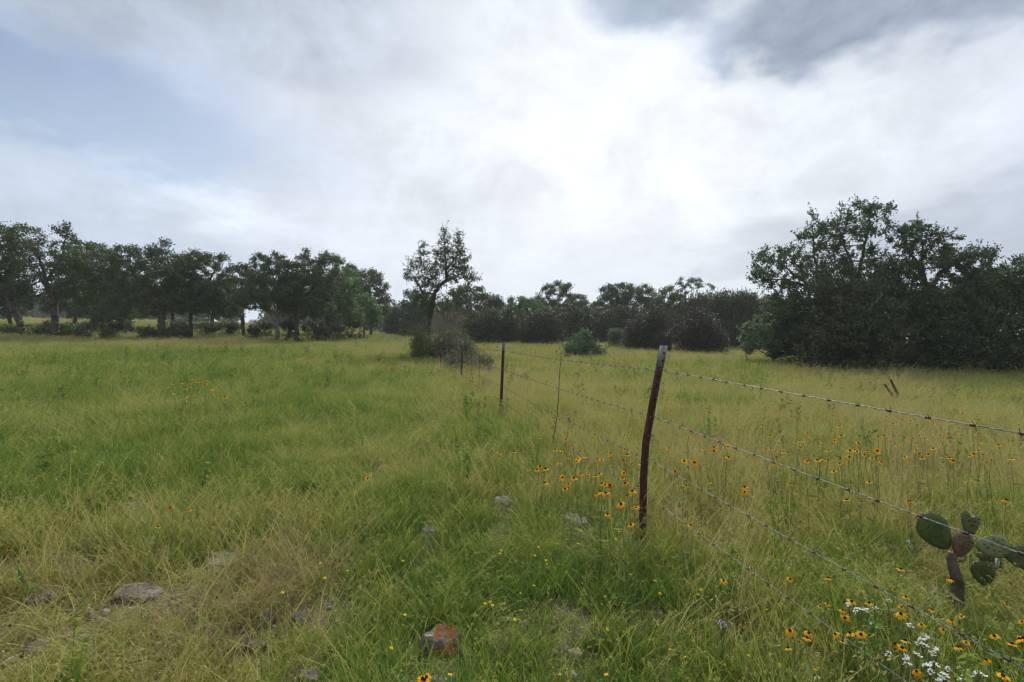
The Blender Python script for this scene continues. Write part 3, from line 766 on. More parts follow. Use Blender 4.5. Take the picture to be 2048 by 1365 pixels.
def section_sweep(pts, sec, ax, ay):
    pts = np.asarray(pts, float); k = len(sec); n = len(pts)
    V = np.concatenate([p + sec[:, :1] * ax + sec[:, 1:] * ay for p in pts])
    i = np.arange(k); j = (i + 1) % k
    Q = np.concatenate([np.stack([r * k + i, r * k + j, (r + 1) * k + j, (r + 1) * k + i], -1) for r in range(n - 1)])
    return V, Q, [np.arange(k)[::-1][None], (np.arange(k) + (n - 1) * k)[None]]
T_SEC = np.array([(-.026, .0), (.026, .0), (.026, .007), (.0045, .009), (.0040, .042), (-.0040, .042), (-.0045, .009), (-.026, .007)])
def post(base, top, mid=None, yaw=0.0, studs=False, tip=0.15, wide=1.0):
    ax = np.array([math.cos(yaw), math.sin(yaw), 0]); ay = np.array([-math.sin(yaw), math.cos(yaw), 0])
    b, t = np.asarray(base, float), np.asarray(top, float)
    below = b + np.array([0, 0, -0.25])
    line = [below, b] + ([np.asarray(q, float) for q in mid] if mid else []) + [t]
    tot = np.linalg.norm(line[-1] - line[-2]); cut = line[-1] + (line[-2] - line[-1]) * (tip / tot)
    V, Q, caps = section_sweep([flocal(p) for p in line], T_SEC * wide, ax, ay)
    o = link('post', mesh_np('post', V, [Q] + caps, MAT['rust']), fence)
    sec = T_SEC * 1.06 * wide + np.array([0, -.0016])
    V, Q, caps = section_sweep([flocal(cut), flocal(t + np.array([0, 0, .003]))], sec, ax, ay)
    link('painted_tip', mesh_np('painted_tip', V, [Q] + caps, MAT['tip']), o)
    if studs:
        VV, FF = [], []
        L = np.array(line); seg = np.linalg.norm(np.diff(L, axis=0), axis=1); cum = np.concatenate([[0], np.cumsum(seg)])
        s = 0.32
        while s < cum[-1] - 0.02:
            p = np.array([np.interp(s, cum, L[:, k]) for k in range(3)]); p = flocal(p) - ay * 0.0
            c = np.array([(x, y, z) for z in (-.006, .006) for y in (-.008, .002) for x in (-.010, .010)])
            VV.append(p + c[:, :1] * ax + c[:, 1:2] * ay + c[:, 2:] * np.array([0, 0, 1]))
            n0 = 8 * (len(VV) - 1)
            FF.append(np.array([(0, 1, 3, 2), (4, 6, 7, 5), (0, 4, 5, 1), (2, 3, 7, 6), (0, 2, 6, 4), (1, 5, 7, 3)]) + n0)
            s += 0.055
        st = link('studs', mesh_np('studs', np.concatenate(VV), FF, MAT['rust']), o); st['kind'] = 'stuff'
    return o
WIRE_H = (1.19, 0.86, 0.556, 0.30)
bent = [(0.925, 0.02), (0.96, 0.74), (1.076, 1.365)]
def bent_x(h): return float(np.interp(h, [b[1] for b in bent], [b[0] for b in bent]))
gb = G(0.925, 3.6)
post((0.925, 3.6, gb - .02), (1.076, 3.6, 1.365), mid=[(0.935, 3.6, .45), (0.95, 3.6, .68), (0.968, 3.6, .78), (1.0, 3.6, 0.97)], yaw=R(35), studs=True)
xq = float(fence_x(-1.8)); post((xq, -1.8, G(xq, -1.8)), (xq + .02, -1.8, G(xq, -1.8) + 1.33), yaw=R(30), studs=True)
posts = []
prng = np.random.default_rng(11)
ds = [9.0, 14.6, 20.0, 25.2, 30.4, 35.6, 40.8, 46, 51.2, 56.4, 61.6, 66.8, 72, 77.2, 82.4]
for i, d in enumerate(ds):
    x = float(fence_x(d)); g = G(x, d); h = (1.33, 1.30, 1.30)[i] if i < 3 else 1.30 + prng.uniform(-.05, .05)
    lean = (0.055, 0.045, 0.02)[i] if i < 3 else prng.uniform(-.05, .05)
    post((x, d, g), (x + lean, d, g + h), yaw=R(30) + prng.uniform(-.2, .2), studs=(i == 0), tip=0.14, wide=1.0 if d < 24 else 1.4)
    posts.append((x, d, g, lean))

def wire_path(k):
    h = WIRE_H[k]
    pts = [(xq + .03, -1.8, G(xq, -1.8) + h - .01), (bent_x(h) + 0.022, 3.6 - .005, gb * .4 + h)]
    for (x, d, g, lean) in posts: pts.append((x + lean * h / 1.3 + .025, d, g + h))
    res = []
    for a, b in zip(pts[:-1], pts[1:]):
        a, b = np.array(a), np.array(b); L = np.linalg.norm(b - a)
        n = int(L / (0.012 if b[1] < 9.5 else 0.25))
        t = np.arange(n)[:, None] / n
        q = a + (b - a) * t; q[:, 2] -= 0.03 * 4 * (t * (1 - t))[:, 0] * (1 + 0.3 * math.sin(7 * k + a[1])); res.append(q)
    return np.concatenate(res + [np.array(pts[-1:])])
for k in range(4):
    W = wire_path(k)
    near = W[W[:, 1] < 9.0]; far = W[W[:, 1] >= 8.97]
    s = np.concatenate([[0], np.cumsum(np.linalg.norm(np.diff(near, axis=0), axis=1))])
    V, FQ, n0 = [], [], 0
    tdir = near[-1] - near[0]; tdir /= np.linalg.norm(tdir); sd = np.cross(tdir, [0, 0, 1.0]); sd /= np.linalg.norm(sd); ud = np.cross(sd, tdir)
    for ph in (0, np.pi):
        a = s / 0.085 * 2 * np.pi + ph
        pl = near + 0.0015 * (np.cos(a)[:, None] * sd + np.sin(a)[:, None] * ud)
        v, q, c = sweep(flocal(pl), 0.0012, 4); V.append(v); FQ += [q + n0] + [cc + n0 for cc in c]; n0 += len(v)
    v, q, c = sweep(flocal(far), 0.0022, 4); V.append(v); FQ += [q + n0] + [cc + n0 for cc in c]
    w = link('wire', mesh_np('wire', np.concatenate(V), FQ, MAT['wire'], smooth_shade=True), fence)
    brng = np.random.default_rng(40 + k)
    bs = np.arange(0.05, s[-1], 0.142); P0, P1 = [], []
    R0, R1 = [], []
    for b in bs:
        b += brng.normal() * .008
        p = flocal([np.interp(b, s, near[:, j]) for j in range(3)])
        a0 = brng.uniform(0, np.pi)
        P0.append(p - tdir * .007); P1.append(p + tdir * .007); R0.append(.0052); R1.append(.0052)
        for j, off in ((0, -.005), (1, .005)):
            a = a0 + j * 1.3
            dv = math.cos(a) * sd + math.sin(a) * ud + tdir * brng.uniform(-.3, .3)
            for sg in (1, -1):
                P0.append(p + tdir * off); P1.append(p + tdir * off + dv * sg * .019); R0.append(.0016); R1.append(.0006)
    fs = far[::1]; fl = np.concatenate([[0], np.cumsum(np.linalg.norm(np.diff(fs, axis=0), axis=1))])
    for b in np.arange(0.1, min(fl[-1], 14), 0.142):
        p = flocal([np.interp(b, fl, fs[:, j]) for j in range(3)])
        P0.append(p - np.array([0, 0, .014])); P1.append(p + np.array([0, 0, .014])); R0.append(.003); R1.append(.002)
    v, q = tubes(np.array(P0), np.array(P1), np.array(R0), np.array(R1), 4)
    bo = link('barbs', mesh_np('barbs', v, [q], MAT['barb']), w); bo['kind'] = 'stuff'
def fence_pt(y, h):
    # point on a strand at distance y
    W = WP[h]; return np.array([np.interp(y, W[:, 1], W[:, j]) for j in range(3)])
WP = {k: wire_path(k) for k in range(4)}
for y in (5.84, 11.6, 12.9, 17.2, -0.2):
    a, b = fence_pt(y, 0), fence_pt(y, 3)
    zt = np.linspace(a[2] + .03, b[2] - .06, 26)[:, None]
    f = (zt - b[2]) / (a[2] - b[2])
    q = b[None] + (a - b)[None] * f; q[:, 2] = zt[:, 0]
    q[:, 0] += 0.0022 * np.sin(np.linspace(0, 40, 26)); q[:, 0] += -.02 * (1 - f[:, 0]) + .012 * np.sin(f[:, 0] * 5)
    v, qq, c = sweep(flocal(q), 0.0045, 5)
    link('stay', mesh_np('stay', v, [qq] + c, MAT['barb'], smooth_shade=True), fence)

# wire clips on the two nearest posts
for k in range(4):
    for y0_ in (3.6, 9.0):
        a = fence_pt(y0_, k); c_, s__ = math.cos(R(35)), math.sin(R(35))
        pl = [a + np.array([-.045 * c_ + dx_ * .0, -.03 * s__, dz_]) + np.array([t_ * c_, t_ * s__, 0]) for t_, dz_, dx_ in ((-.012, -.006, 0), (.0, .010, 0), (.03, .012, 0), (.052, .004, 0), (.058, -.010, 0))]
        v, q, c = sweep(flocal(np.array(pl) + np.array([.004, -.012, 0])), .0019, 5)
        link('clip', mesh_np('clip', v, [q] + c, MAT['wire'], smooth_shade=True), fence)

# ------------------------------------------------------------------ limestone rocks
def rock_mat(name, c0, c1, lichen=None, amount=0.5):
    m, nt, o = new_mat(name)
    ob = obj_socket(); n = noise_tex(ob, 9, 7, 0.7); n2 = noise_tex(ob, 28, 5, 0.7); n3 = noise_tex(ob, 5.5, 5, 0.65)
    c = mixc(smooth(n, 0.36, 0.62), c0, c1)
    c = mixc(smooth(n2, 0.53, 0.62) * 0.8, c, (0.05, 0.045, 0.036))
    if lichen:
        c = mixc(smooth(n3, amount, amount + 0.06), c, lichen)
        c = mixc(smooth(noise_tex(ob, 14, 3, .6), 0.60, 0.66), c, (0.46, 0.45, 0.42))
    principled(nt, o, c, 0.92, bump(n2 + n, 0.8, 0.02), 0.15); return m
MAT['limestone'] = rock_mat('limestone', (0.16, 0.14, 0.11), (0.36, 0.325, 0.265))
MAT['dark_stone'] = rock_mat('dark_limestone', (0.10, 0.086, 0.07), (0.22, 0.19, 0.15))
MAT['tan_stone'] = rock_mat('tan_stone', (0.24, 0.165, 0.10), (0.42, 0.31, 0.20))
MAT['lichen_stone'] = rock_mat('lichen_limestone', (0.15, 0.13, 0.125), (0.27, 0.24, 0.225), (0.25, 0.085, 0.026), 0.455)
MAT['white_stone'] = rock_mat('white_stone', (0.40, 0.38, 0.35), (0.60, 0.58, 0.54))
ROCKS = []
def rock(px, py, wpx, hr, mat, label, seed):
    x, d = hit(px, py, 0.02)
    w = wpx * d / F; rx = w * .46
    rng = np.random.default_rng(seed)
    bm = bmesh.new(); bmesh.ops.create_icosphere(bm, subdivisions=4, radius=1.0)
    planes = [(Vector(unit(rng, 1)[0] * np.array([1, 1, .8])).normalized(), rng.uniform(.5, .85)) for _ in range(13)]
    planes.append((Vector((0.05, -0.15, 1)).normalized(), 0.55))
    off = Vector(rng.uniform(0, 50, 3))
    ry = rx * rng.uniform(.75, 1.15); rz = max(rx * hr * 2.3, .05)
    for v in bm.verts:
        c = v.co.copy()
        for n, h in planes:
            dd = c.dot(n) - h
            if dd > 0: c -= n * dd * 0.92
        c *= 1 + .10 * mnoise.noise(c * 2.3 + off) + .06 * mnoise.noise(c * 6 + off) + .03 * mnoise.noise(c * 14 + off)
        v.co = Vector((c.x * rx * 1.25, c.y * ry * 1.25, c.z * rz * 1.2))
    me = bpy.data.meshes.new('rock'); bm.to_mesh(me); bm.free(); me.materials.append(MAT[mat])
    o = link('rock', me, None, (x, d + ry * .4, G(x, d) - rz * .22 + .004 * d)); o.rotation_euler = (rng.uniform(-.12, .12), rng.uniform(-.12, .12), rng.uniform(0, 6.28) * .15)
    tag(o, label, 'rock', 'rocks half buried in the grass')
    ROCKS.append((x, d + ry * .4, max(rx, ry)))
for i, a in enumerate([
    (268, 1030, 66, .65, 'limestone', 'pale pitted limestone rock at left, below a green grass swell'),
    (445, 1125, 76, .26, 'limestone', 'broad flat pale rock in the left foreground'),
    (262, 1195, 84, .14, 'dark_stone', 'long low grey-brown rock ledge in the left foreground'),
    (75, 1200, 80, .22, 'dark_stone', 'flat grey rock near the left edge, left of the long ledge'),
    (885, 1300, 98, .52, 'lichen_stone', 'grey rock with orange lichen in the centre foreground'),
    (930, 1310, 34, .5, 'dark_stone', 'small grey stone touching the right side of the lichen rock'),
    (728, 1300, 36, .8, 'tan_stone', 'small tan upright stone left of the lichen rock'),
    (612, 1362, 44, .7, 'dark_stone', 'grey-brown stone at the bottom edge left of centre'),
    (1002, 1012, 54, .5, 'limestone', 'grey layered rock below the second fence post'),
    (1150, 1050, 66, .40, 'limestone', 'pale rock in the grass left of the bent post foot'),
    (862, 1066, 44, .35, 'limestone', 'small pale rock left of the layered grey rock'),
    (762, 944, 32, .6, 'tan_stone', 'tan and grey rock alone in the mid meadow'),
    (697, 1140, 38, .45, 'limestone', 'small pale stone in the middle of the foreground'),
    (527, 1240, 42, .55, 'dark_stone', 'grey stone below the broad flat rock, left of its neighbour'),
    (597, 1238, 40, .5, 'dark_stone', 'grey stone below the broad flat rock, right of its neighbour'),
    (1148, 1310, 42, .5, 'tan_stone', 'yellowish mossy stone at the bottom right of centre'),
    (72, 1296, 50, .35, 'dark_stone', 'grey slab in the bottom left corner'),
    (464, 1012, 20, .9, 'limestone', 'small knobbly stone standing right of the pitted limestone rock'),
    (740, 1030, 28, .5, 'limestone', 'small stone left of centre in front of dry grass'),
    (510, 1292, 42, .45, 'dark_stone', 'dull brown stone low in the left foreground'),
    (1808, 1150, 46, .4, 'dark_stone', 'grey rock left of the cactus trunk'),
    (1860, 1190, 60, .25, 'dark_stone', 'flat grey rock in front of the cactus'),
    (1228, 1028, 22, .6, 'dark_stone', 'small dark stone just left of the bent post'),
    (50, 680, 12, .5, 'white_stone', 'white stone in front of the leftmost leaning trunk'),
    (70, 681, 14, .5, 'white_stone', 'white stone in front of the wide dark bush'),
    (108, 681, 9, .5, 'white_stone', 'tiny white stone at the foot of the forked oak'),
    (1372, 706, 8, .5, 'white_stone', 'tiny white stone in front of the reddish juniper')]):
    rock(*a, seed=900 + i)

# loose pebbles on the bare stony patches
prg = np.random.default_rng(66); Vp, Fp, n0 = [], [], 0
bmi = bmesh.new(); bmesh.ops.create_icosphere(bmi, subdivisions=1, radius=1.0); iv = np.array([v.co[:] for v in bmi.verts]); it_ = np.array([[v.index for v in f.verts] for f in bmi.faces]); bmi.free()
for (px, py, rad, n) in ((220, 1235, .5, 90), (540, 1190, .45, 90), (1045, 1275, .2, 40), (700, 1150, .3, 30), (885, 1320, .3, 40), (300, 1050, .4, 40), (1000, 1020, .3, 25), (1150, 1060, .3, 25)):
    X, Y = hit(px, py)
    for _ in range(n):
        x, y = X + prg.normal() * rad * .6, Y + prg.normal() * rad * .6; r_ = prg.uniform(.006, .028)
        v = iv * (1 + prg.normal(size=(len(iv), 1)) * .16) * r_ * prg.uniform(.6, 1.2, 3) * np.array([1, 1, .7]) + np.array([x, y, G(x, y) + r_ * .3]); Vp.append(v); Fp.append(it_ + n0); n0 += len(v)
pb_ = link('pebbles', mesh_np('pebbles', np.concatenate(Vp), [np.concatenate(Fp)], MAT['limestone'])); tag(pb_, 'loose pale pebbles on the bare stony patches of the foreground', 'pebbles', kind='stuff')

# ------------------------------------------------------------------ prickly pears
def pad_mat(name, c0, c1, blotch=None, lo=.62):
    m, nt, o = new_mat(name)
    ob = obj_socket(); n = noise_tex(ob, 11, 5, .6); n2 = noise_tex(ob, 45, 3, .6)
    c = mixc(smooth(n, .35, .65), c0, c1)
    if blotch: c = mixc(smooth(noise_tex(ob, 16, 4, .6), lo, lo + .06), c, blotch)
    principled(nt, o, c, 0.55, bump(n2, .25, .003), .35); return m
MAT['pad'] = pad_mat('cactus_green', (0.045, 0.076, 0.026), (0.080, 0.108, 0.034))
MAT['pad_light'] = pad_mat('cactus_pale', (0.115, 0.150, 0.062), (0.165, 0.185, 0.082), (0.035, 0.022, 0.022), .60)
MAT['pad_red'] = pad_mat('cactus_reddish', (0.115, 0.060, 0.038), (0.135, 0.105, 0.055), (0.060, 0.030, 0.022), .64)
MAT['pad_edge'] = pad_mat('cactus_mint', (0.18, 0.27, 0.17), (0.24, 0.33, 0.21))
MAT['cork'] = bark('cactus_cork', (0.060, 0.044, 0.034), (0.15, 0.115, 0.09))
MAT['spine'] = simple_mat('spine_brown', (0.045, 0.022, 0.014), (0.12, 0.065, 0.035), 60)
def pad_mesh(w, h, th, heart=False, rng=None):
    nr, na = 6, 28
    a = np.arange(na) * 2 * np.pi / na
    # outline: narrow at the foot, wide towards the top; local x across, z up, origin at the foot
    zz = (1 - np.cos(a)) / 2; xx = np.sin(a) * (0.62 + 0.38 * np.clip(zz * 1.35, 0, 1))
    if heart: zz = zz - 0.30 * np.exp(-((np.abs(a - np.pi) / .38) ** 2)); xx = xx * 1.12
    outl = np.stack([xx * w / 2, zz * h], 1); cen = np.array([0, .55 * h])
    V, Fc = [], []
    for side in (1, -1):
        V0 = len(V)
        V.append((cen[0], side * th * .5, cen[1]))
        for r_ in range(1, nr + 1):
            t = r_ / nr; y = side * th * .5 * (1 - t ** 3.2) ** .5 if r_ < nr else side * th * .04
            for k in range(na):
                p = cen + (outl[k] - cen) * t; V.append((p[0], y, p[1]))
        for k in range(na):
            k2 = (k + 1) % na
            Fc.append((V0, V0 + 1 + k, V0 + 1 + k2))
            for r_ in range(nr - 1):
                A = V0 + 1 + r_ * na
                Fc.append((A + k, A + na + k, A + na + k2, A + k2))
    S = 1 + nr * na
    for k in range(na):
        k2 = (k + 1) % na; A = 1 + (nr - 1) * na
        Fc.append((A + k, A + k2, S + A + k2, S + A + k))
    # areoles with spines
    P0, P1, R0, R1 = [], [], [], []
    for r_ in (.35, .65, .97):
        for k in range(0, na, 4 if r_ < .9 else 2):
            kk = (k + (2 if r_ == .65 else 0)) % na
            p = cen + (outl[kk] - cen) * (r_ + (rng.normal() * .05 if r_ < .9 else 0)) + (rng.normal(size=2) * w * .025 if r_ < .9 else 0)
            for side in ((1, -1) if r_ < .9 else (0,)):
                y = side * th * .5 * (1 - r_ ** 3.2) ** .5
                q = np.array([p[0], y, p[1]])
                P0.append(q - np.array([0, side * .003, 0])); P1.append(q + np.array([0, side * .004, .002 if side else .004])); R0.append(.0042); R1.append(.0028)
                for _ in range(2):
                    dv = rng.normal(size=3) * .5 + np.array([(outl[kk] - cen)[0] / w * 1.6 * (r_ > .9), side * 1.0, (outl[kk] - cen)[1] / h * 1.6 * (r_ > .9)])
                    dv /= np.linalg.norm(dv); P0.append(q); P1.append(q + dv * .020); R0.append(.0010); R1.append(.0004)
    return V, Fc, tubes(np.array(P0), np.array(P1), np.array(R0), np.array(R1), 4)
def add_pad(parent, base, foot, tipp, w, th, mat, yaw=0.0, heart=False, label=None, seed=1, tilt=0.0):
    """a pad from its foot point to its tip point (world), facing the viewer turned by yaw"""
    rng = np.random.default_rng(seed)
    foot, tipp = Vector(foot), Vector(tipp); up = (tipp - foot); h = up.length; up.normalize()
    face = Vector((math.sin(yaw), -math.cos(yaw), tilt)); xax = up.cross(face); xax.normalize(); yax = up.cross(xax).normalized() * 1
    V, Fc, (sv, sq) = pad_mesh(w, h, th, heart, rng)
    me = bpy.data.meshes.new('pad'); me.from_pydata(V, [], Fc); me.materials.append(MAT[mat])
    me.polygons.foreach_set('use_smooth', np.ones(len(me.polygons), bool)); me.update()
    bm = bmesh.new(); bm.from_mesh(me); bmesh.ops.recalc_face_normals(bm, faces=bm.faces); bm.to_mesh(me); bm.free()
    o = link('pad', me, parent)
    M = Matrix((xax, yax, up)).transposed().to_4x4(); M.translation = foot - Vector(base)
    o.matrix_local = M
    if label: o['label'] = label
    so = link('spines', mesh_np('spines', sv, [sq], MAT['spine']), o); so['kind'] = 'stuff'
    return o
dC = 2.80
cx = P(1912, 1180, dC)[0]; cb = np.array([cx, dC, G(cx, dC)])
cactus = empty('prickly_pear', cb)
tag(cactus, 'prickly pear cactus with woody trunk and broad pads under the wire at lower right', 'cactus')
def Q(px, py, dd=0.0): return P(px, py, dC + dd)
tr = [cb + np.array([0, 0, -.06]), cb + np.array([.0, 0, .03]), Q(1915, 1165), Q(1908, 1140), Q(1903, 1118), Q(1904, 1106)]
v, q, c = sweep(np.array(tr) - cb, [.042, .036, .030, .026, .025, .020], 10)
link('trunk', mesh_np('trunk', v, [q] + c, MAT['cork'], smooth_shade=True), cactus)
s_ = dC / F
add_pad(cactus, cb, Q(1914, 1114), Q(1934, 1066), 60 * s_, .030, 'pad_red', .2, label='reddish brown central pad', seed=3)
add_pad(cactus, cb, Q(1896, 1098, .01), Q(1846, 1030, .0), 63 * s_, .026, 'pad', -.25, seed=4)
add_pad(cactus, cb, Q(1936, 1072, .02), Q(1944, 1020, .05), 52 * s_, .022, 'pad', .25, heart=True, label='heart-shaped dark green pad', seed=5)
add_pad(cactus, cb, Q(1951, 1092, .0), Q(2021, 1094, .02), 50 * s_, .028, 'pad_light', .15, label='pale green pad with dark scorched blotches', seed=6, tilt=.15)
add_pad(cactus, cb, Q(2006, 1106, .02), Q(2078, 1122, -.03), 52 * s_, .026, 'pad', .1, seed=7)
add_pad(cactus, cb, Q(1952, 1108, .06), Q(2000, 1128, .10), 26 * s_, .024, 'pad_light', .5, seed=8)
add_pad(cactus, cb, Q(1996, 1112, .03), Q(1992, 1140, .0), 22 * s_, .022, 'pad_edge', 1.0, seed=9)
add_pad(cactus, cb, Q(1972, 1172, .03), Q(1962, 1122, .03), 46 * s_, .026, 'pad', -.3, seed=10)
xs, dS = hit(1816, 1128, 0.0)
pb = np.array([xs, dS, G(xs, dS)])
sc = empty('prickly_pear', pb); tag(sc, 'single narrow mint green cactus pad seen edge-on, left of the big cactus', 'cactus')
add_pad(sc, pb, pb + np.array([0, 0, -.02]), pb + np.array([.01, 0, .16]), .10, .026, 'pad_edge', 1.35, seed=12)
def small_pear(px, py, label, spec, seed, mat='pad'):
    x, d = hit(px, py, 0.0); b = np.array([x, d, G(x, d)]); s = d / F
    t = empty('prickly_pear', b); tag(t, label, 'cactus', 'small prickly pears in the meadow')
    for i, (fx, fy, tx, ty, w, yaw) in enumerate(spec):
        add_pad(t, b, b + np.array([fx * s, 0, fy * s]), b + np.array([tx * s, .03 * i, ty * s]), w * s, .03, mat, yaw, seed=seed + i)
small_pear(1046, 772, 'small prickly pear between the fence and the lone meadow shrub, left of two', [(-2, -3, -4, 14, 13, .2), (-1, 9, 6, 26, 14, -.3), (-3, 10, -10, 22, 10, .4)], 50)
small_pear(1152, 772, 'small round prickly pear pad pair in the meadow, right of two', [(0, -3, 0, 16, 13, .2), (0, 12, 1, 28, 15, -.2)], 60)
small_pear(1962, 925, 'prickly pear pad in the meadow above the big cactus', [(0, -6, -2, 30, 22, .5), (4, -4, 14, 16, 16, -.4)], 70)
small_pear(972, 745, 'dark prickly pear right of the fence brush', [(-8, -4, -10, 16, 15, .2), (4, -4, 8, 18, 17, -.3), (6, 14, 14, 26, 12, .3)], 80)

# dead stalks
def stalks(name, label, px, py, lines, r, mat):
    x, d = hit(px, py, 0.0); b = np.array([x, d, G(x, d)]); t = empty(name, b); tag(t, label, 'dead plant')
    s = d / F
    for L in lines:
        pl = np.array([(a * s, e * s * 0 + .02 * i, h * s) for i, (a, h, e) in enumerate(L)])
        n = len(pl); tt = np.linspace(0, n - 1, 9); pl = np.stack([np.interp(tt, np.arange(n), pl[:, k]) for k in range(3)], 1)
        v, q, c = sweep(pl, np.linspace(r, r * .35, 9), 6)
        link('stalk', mesh_np('stalk', v, [q] + c, MAT[mat], smooth_shade=True), t)
stalks('dead_yucca', 'blackened dead stalks sticking up in the right meadow', 1795, 815,
       [[(4, -6, 0), (2, 25, 0), (-12, 56, 0)], [(0, -6, 0), (-6, 20, 0), (-24, 46, 0)], [(8, -6, 0), (28, 10, 0), (42, 22, 0)]], .055, 'char_wood')
stalks('dead_twigs', 'bare dark twigs above the big cactus in the right meadow', 1912, 925,
       [[(0, -4, 0), (-4, 25, 0), (-10, 58, 0)], [(4, -4, 0), (12, 20, 0), (22, 36, 0)], [(2, -4, 0), (-8, 12, 0), (-16, 20, 0)]], .014, 'char_wood')
stalks('dead_stump', 'small grey weathered stub in the grass left of the second post', 900, 790,
       [[(0, -4, 0), (0, 12, 0), (1, 22, 0)], [(4, -4, 0), (7, 8, 0), (8, 20, 0)]], .05, 'grey_bark')

# far white shed beyond the oaks
sd_ = 172.0; sx = (510 - 1024) / F * sd_; sb = np.array([sx, sd_, G(sx, sd_)])
shed = empty('farm_shed', sb); tag(shed, 'tiny white shed far off between the oak trunks', 'shed')
MAT['white_paint'] = simple_mat('white_paint', (0.62, 0.62, 0.60), (0.76, 0.76, 0.74), 2)
MAT['tin_roof'] = simple_mat('tin_roof', (0.25, 0.24, 0.24), (0.38, 0.37, 0.37), 3)
def boxmesh(name, lo, hi, mat):
    x0, y0, z0 = lo; x1, y1, z1 = hi
    V = [(x, y, z) for z in (z0, z1) for y in (y0, y1) for x in (x0, x1)]
    return mesh_np(name, V, [np.array([(0, 2, 3, 1), (4, 5, 7, 6), (0, 1, 5, 4), (2, 6, 7, 3), (0, 4, 6, 2), (1, 3, 7, 5)])], mat)
link('wall', boxmesh('wall', (-1.5, -1, -.2), (1.5, 1.4, 1.6), MAT['white_paint']), shed)
rv = [(-1.7, -1.2, 1.605), (1.7, -1.2, 1.605), (1.7, 1.6, 1.605), (-1.7, 1.6, 1.605), (-1.7, .2, 2.3), (1.7, .2, 2.3)]
me = bpy.data.meshes.new('roof'); me.from_pydata(rv, [], [(0, 3, 2, 1), (0, 1, 5, 4), (2, 3, 4, 5), (0, 4, 3), (1, 2, 5)]); me.materials.append(MAT['tin_roof'])
link('roof', me, shed)
link('door', boxmesh('door', (-.4, -1.04, 0), (.4, -1.004, 1.3), MAT['tin_roof']), shed)

# ------------------------------------------------------------------ wild flowers
def plain_mat(name, c0, c1, transl=0.3):
    m, nt, o = new_mat(name)
    c = mixc(rand_e(), c0, c1)
    d_ = nt.nodes.new('ShaderNodeBsdfDiffuse'); nt.links.new(c, d_.inputs[0])
    t_ = nt.nodes.new('ShaderNodeBsdfTranslucent'); nt.links.new(c, t_.inputs[0])
    mx = nt.nodes.new('ShaderNodeMixShader'); mx.inputs[0].default_value = transl
    nt.links.new(d_.outputs[0], mx.inputs[1]); nt.links.new(t_.outputs[0], mx.inputs[2]); nt.links.new(mx.outputs[0], o.inputs[0])
    return m
MAT['petal'] = plain_mat('orange_petal', (0.74, 0.29, 0.014), (0.80, 0.44, 0.03), .35)
MAT['petal_red'] = plain_mat('red_petal', (0.42, 0.07, 0.012), (0.70, 0.20, 0.015), .3)
MAT['yellow'] = plain_mat('yellow_petal', (0.84, 0.55, 0.02), (0.86, 0.66, 0.05), .35)
MAT['white_petal'] = plain_mat('white_petal', (0.62, 0.64, 0.58), (0.78, 0.79, 0.74), .3)
MAT['lilac'] = plain_mat('lilac_petal', (0.36, 0.24, 0.46), (0.46, 0.33, 0.55), .3)
MAT['disc'] = plain_mat('dark_disc', (0.022, 0.011, 0.008), (0.05, 0.025, 0.014), 0)
MAT['stemg'] = plain_mat('flower_stem', (0.13, 0.18, 0.055), (0.20, 0.22, 0.085), .35)

def ring_mesh(n, r_in, r_out, w, droop, seed, mat):
    rng = np.random.default_rng(seed); V, Fq = [], []
    for k in range(n):
        a = 2 * np.pi * k / n + rng.normal() * .08; L = r_out * rng.uniform(.82, 1.08); dz = droop * rng.uniform(.5, 1.4)
        ca, sa = math.cos(a), math.sin(a); W = w * rng.uniform(.85, 1.15)
        for rr_, ww, z in ((r_in, .35, 0), (r_in + (L - r_in) * .55, 1, -dz * .35), (L, .45, -dz)):
            V += [(ca * rr_ - sa * W * ww / 2, sa * rr_ + ca * W * ww / 2, z), (ca * rr_ + sa * W * ww / 2, sa * rr_ - ca * W * ww / 2, z)]
        b = k * 6; Fq += [(b, b + 1, b + 3, b + 2), (b + 2, b + 3, b + 5, b + 4)]
    return mesh_np('petals', V, [np.array(Fq)], mat)
def disc_mesh(r, h, mat):
    V, Fq = [(0, 0, h)], []
    rings = ((.55, .85), (.95, .5), (1, .1), (.6, -.25)); k = 8
    for rr_, z in rings:
        for i in range(k): V.append((math.cos(i * 2 * np.pi / k) * r * rr_, math.sin(i * 2 * np.pi / k) * r * rr_, h * z))
    tri = np.array([(0, 1 + i, 1 + (i + 1) % k) for i in range(k)])
    qd = np.array([(1 + j * k + i, 1 + (j + 1) * k + i, 1 + (j + 1) * k + (i + 1) % k, 1 + j * k + (i + 1) % k) for j in range(3) for i in range(k)])
    return mesh_np('disc', V, [tri, qd], mat, smooth_shade=True)
def stem_mesh(h, seed, leaves=5, r=.0015):
    rng = np.random.default_rng(seed)
    z = np.linspace(-.03, h, 7); a, b = rng.normal(size=2) * .05
    f = 1 - np.clip(z / h, 0, 1)
    pl = np.stack([a * f + .012 * np.sin(z * 14 + seed), b * f, z - h], 1)     # head at the origin
    v, q, c = sweep(pl, np.linspace(r * 1.3, r, 7), 5)
    cs_ = np.array([[np.interp(t, z, pl[:, j]) for j in range(3)] for t in rng.uniform(.1, .75, leaves) * h]) if leaves else np.zeros((0, 3))
    if leaves:
        al = unit(rng, leaves) * np.array([1, 1, .3]) + np.array([0, 0, .4]); al /= np.linalg.norm(al, axis=1, keepdims=True)
        lv, lq = leaf_quads(rng, cs_ + al * .03, .075, .2, .2, al)
        return mesh_np('stem', np.concatenate([v, lv]), [q, lq + len(v)] + c, MAT['stemg'])
    return mesh_np('stem', v, [q] + c, MAT['stemg'])
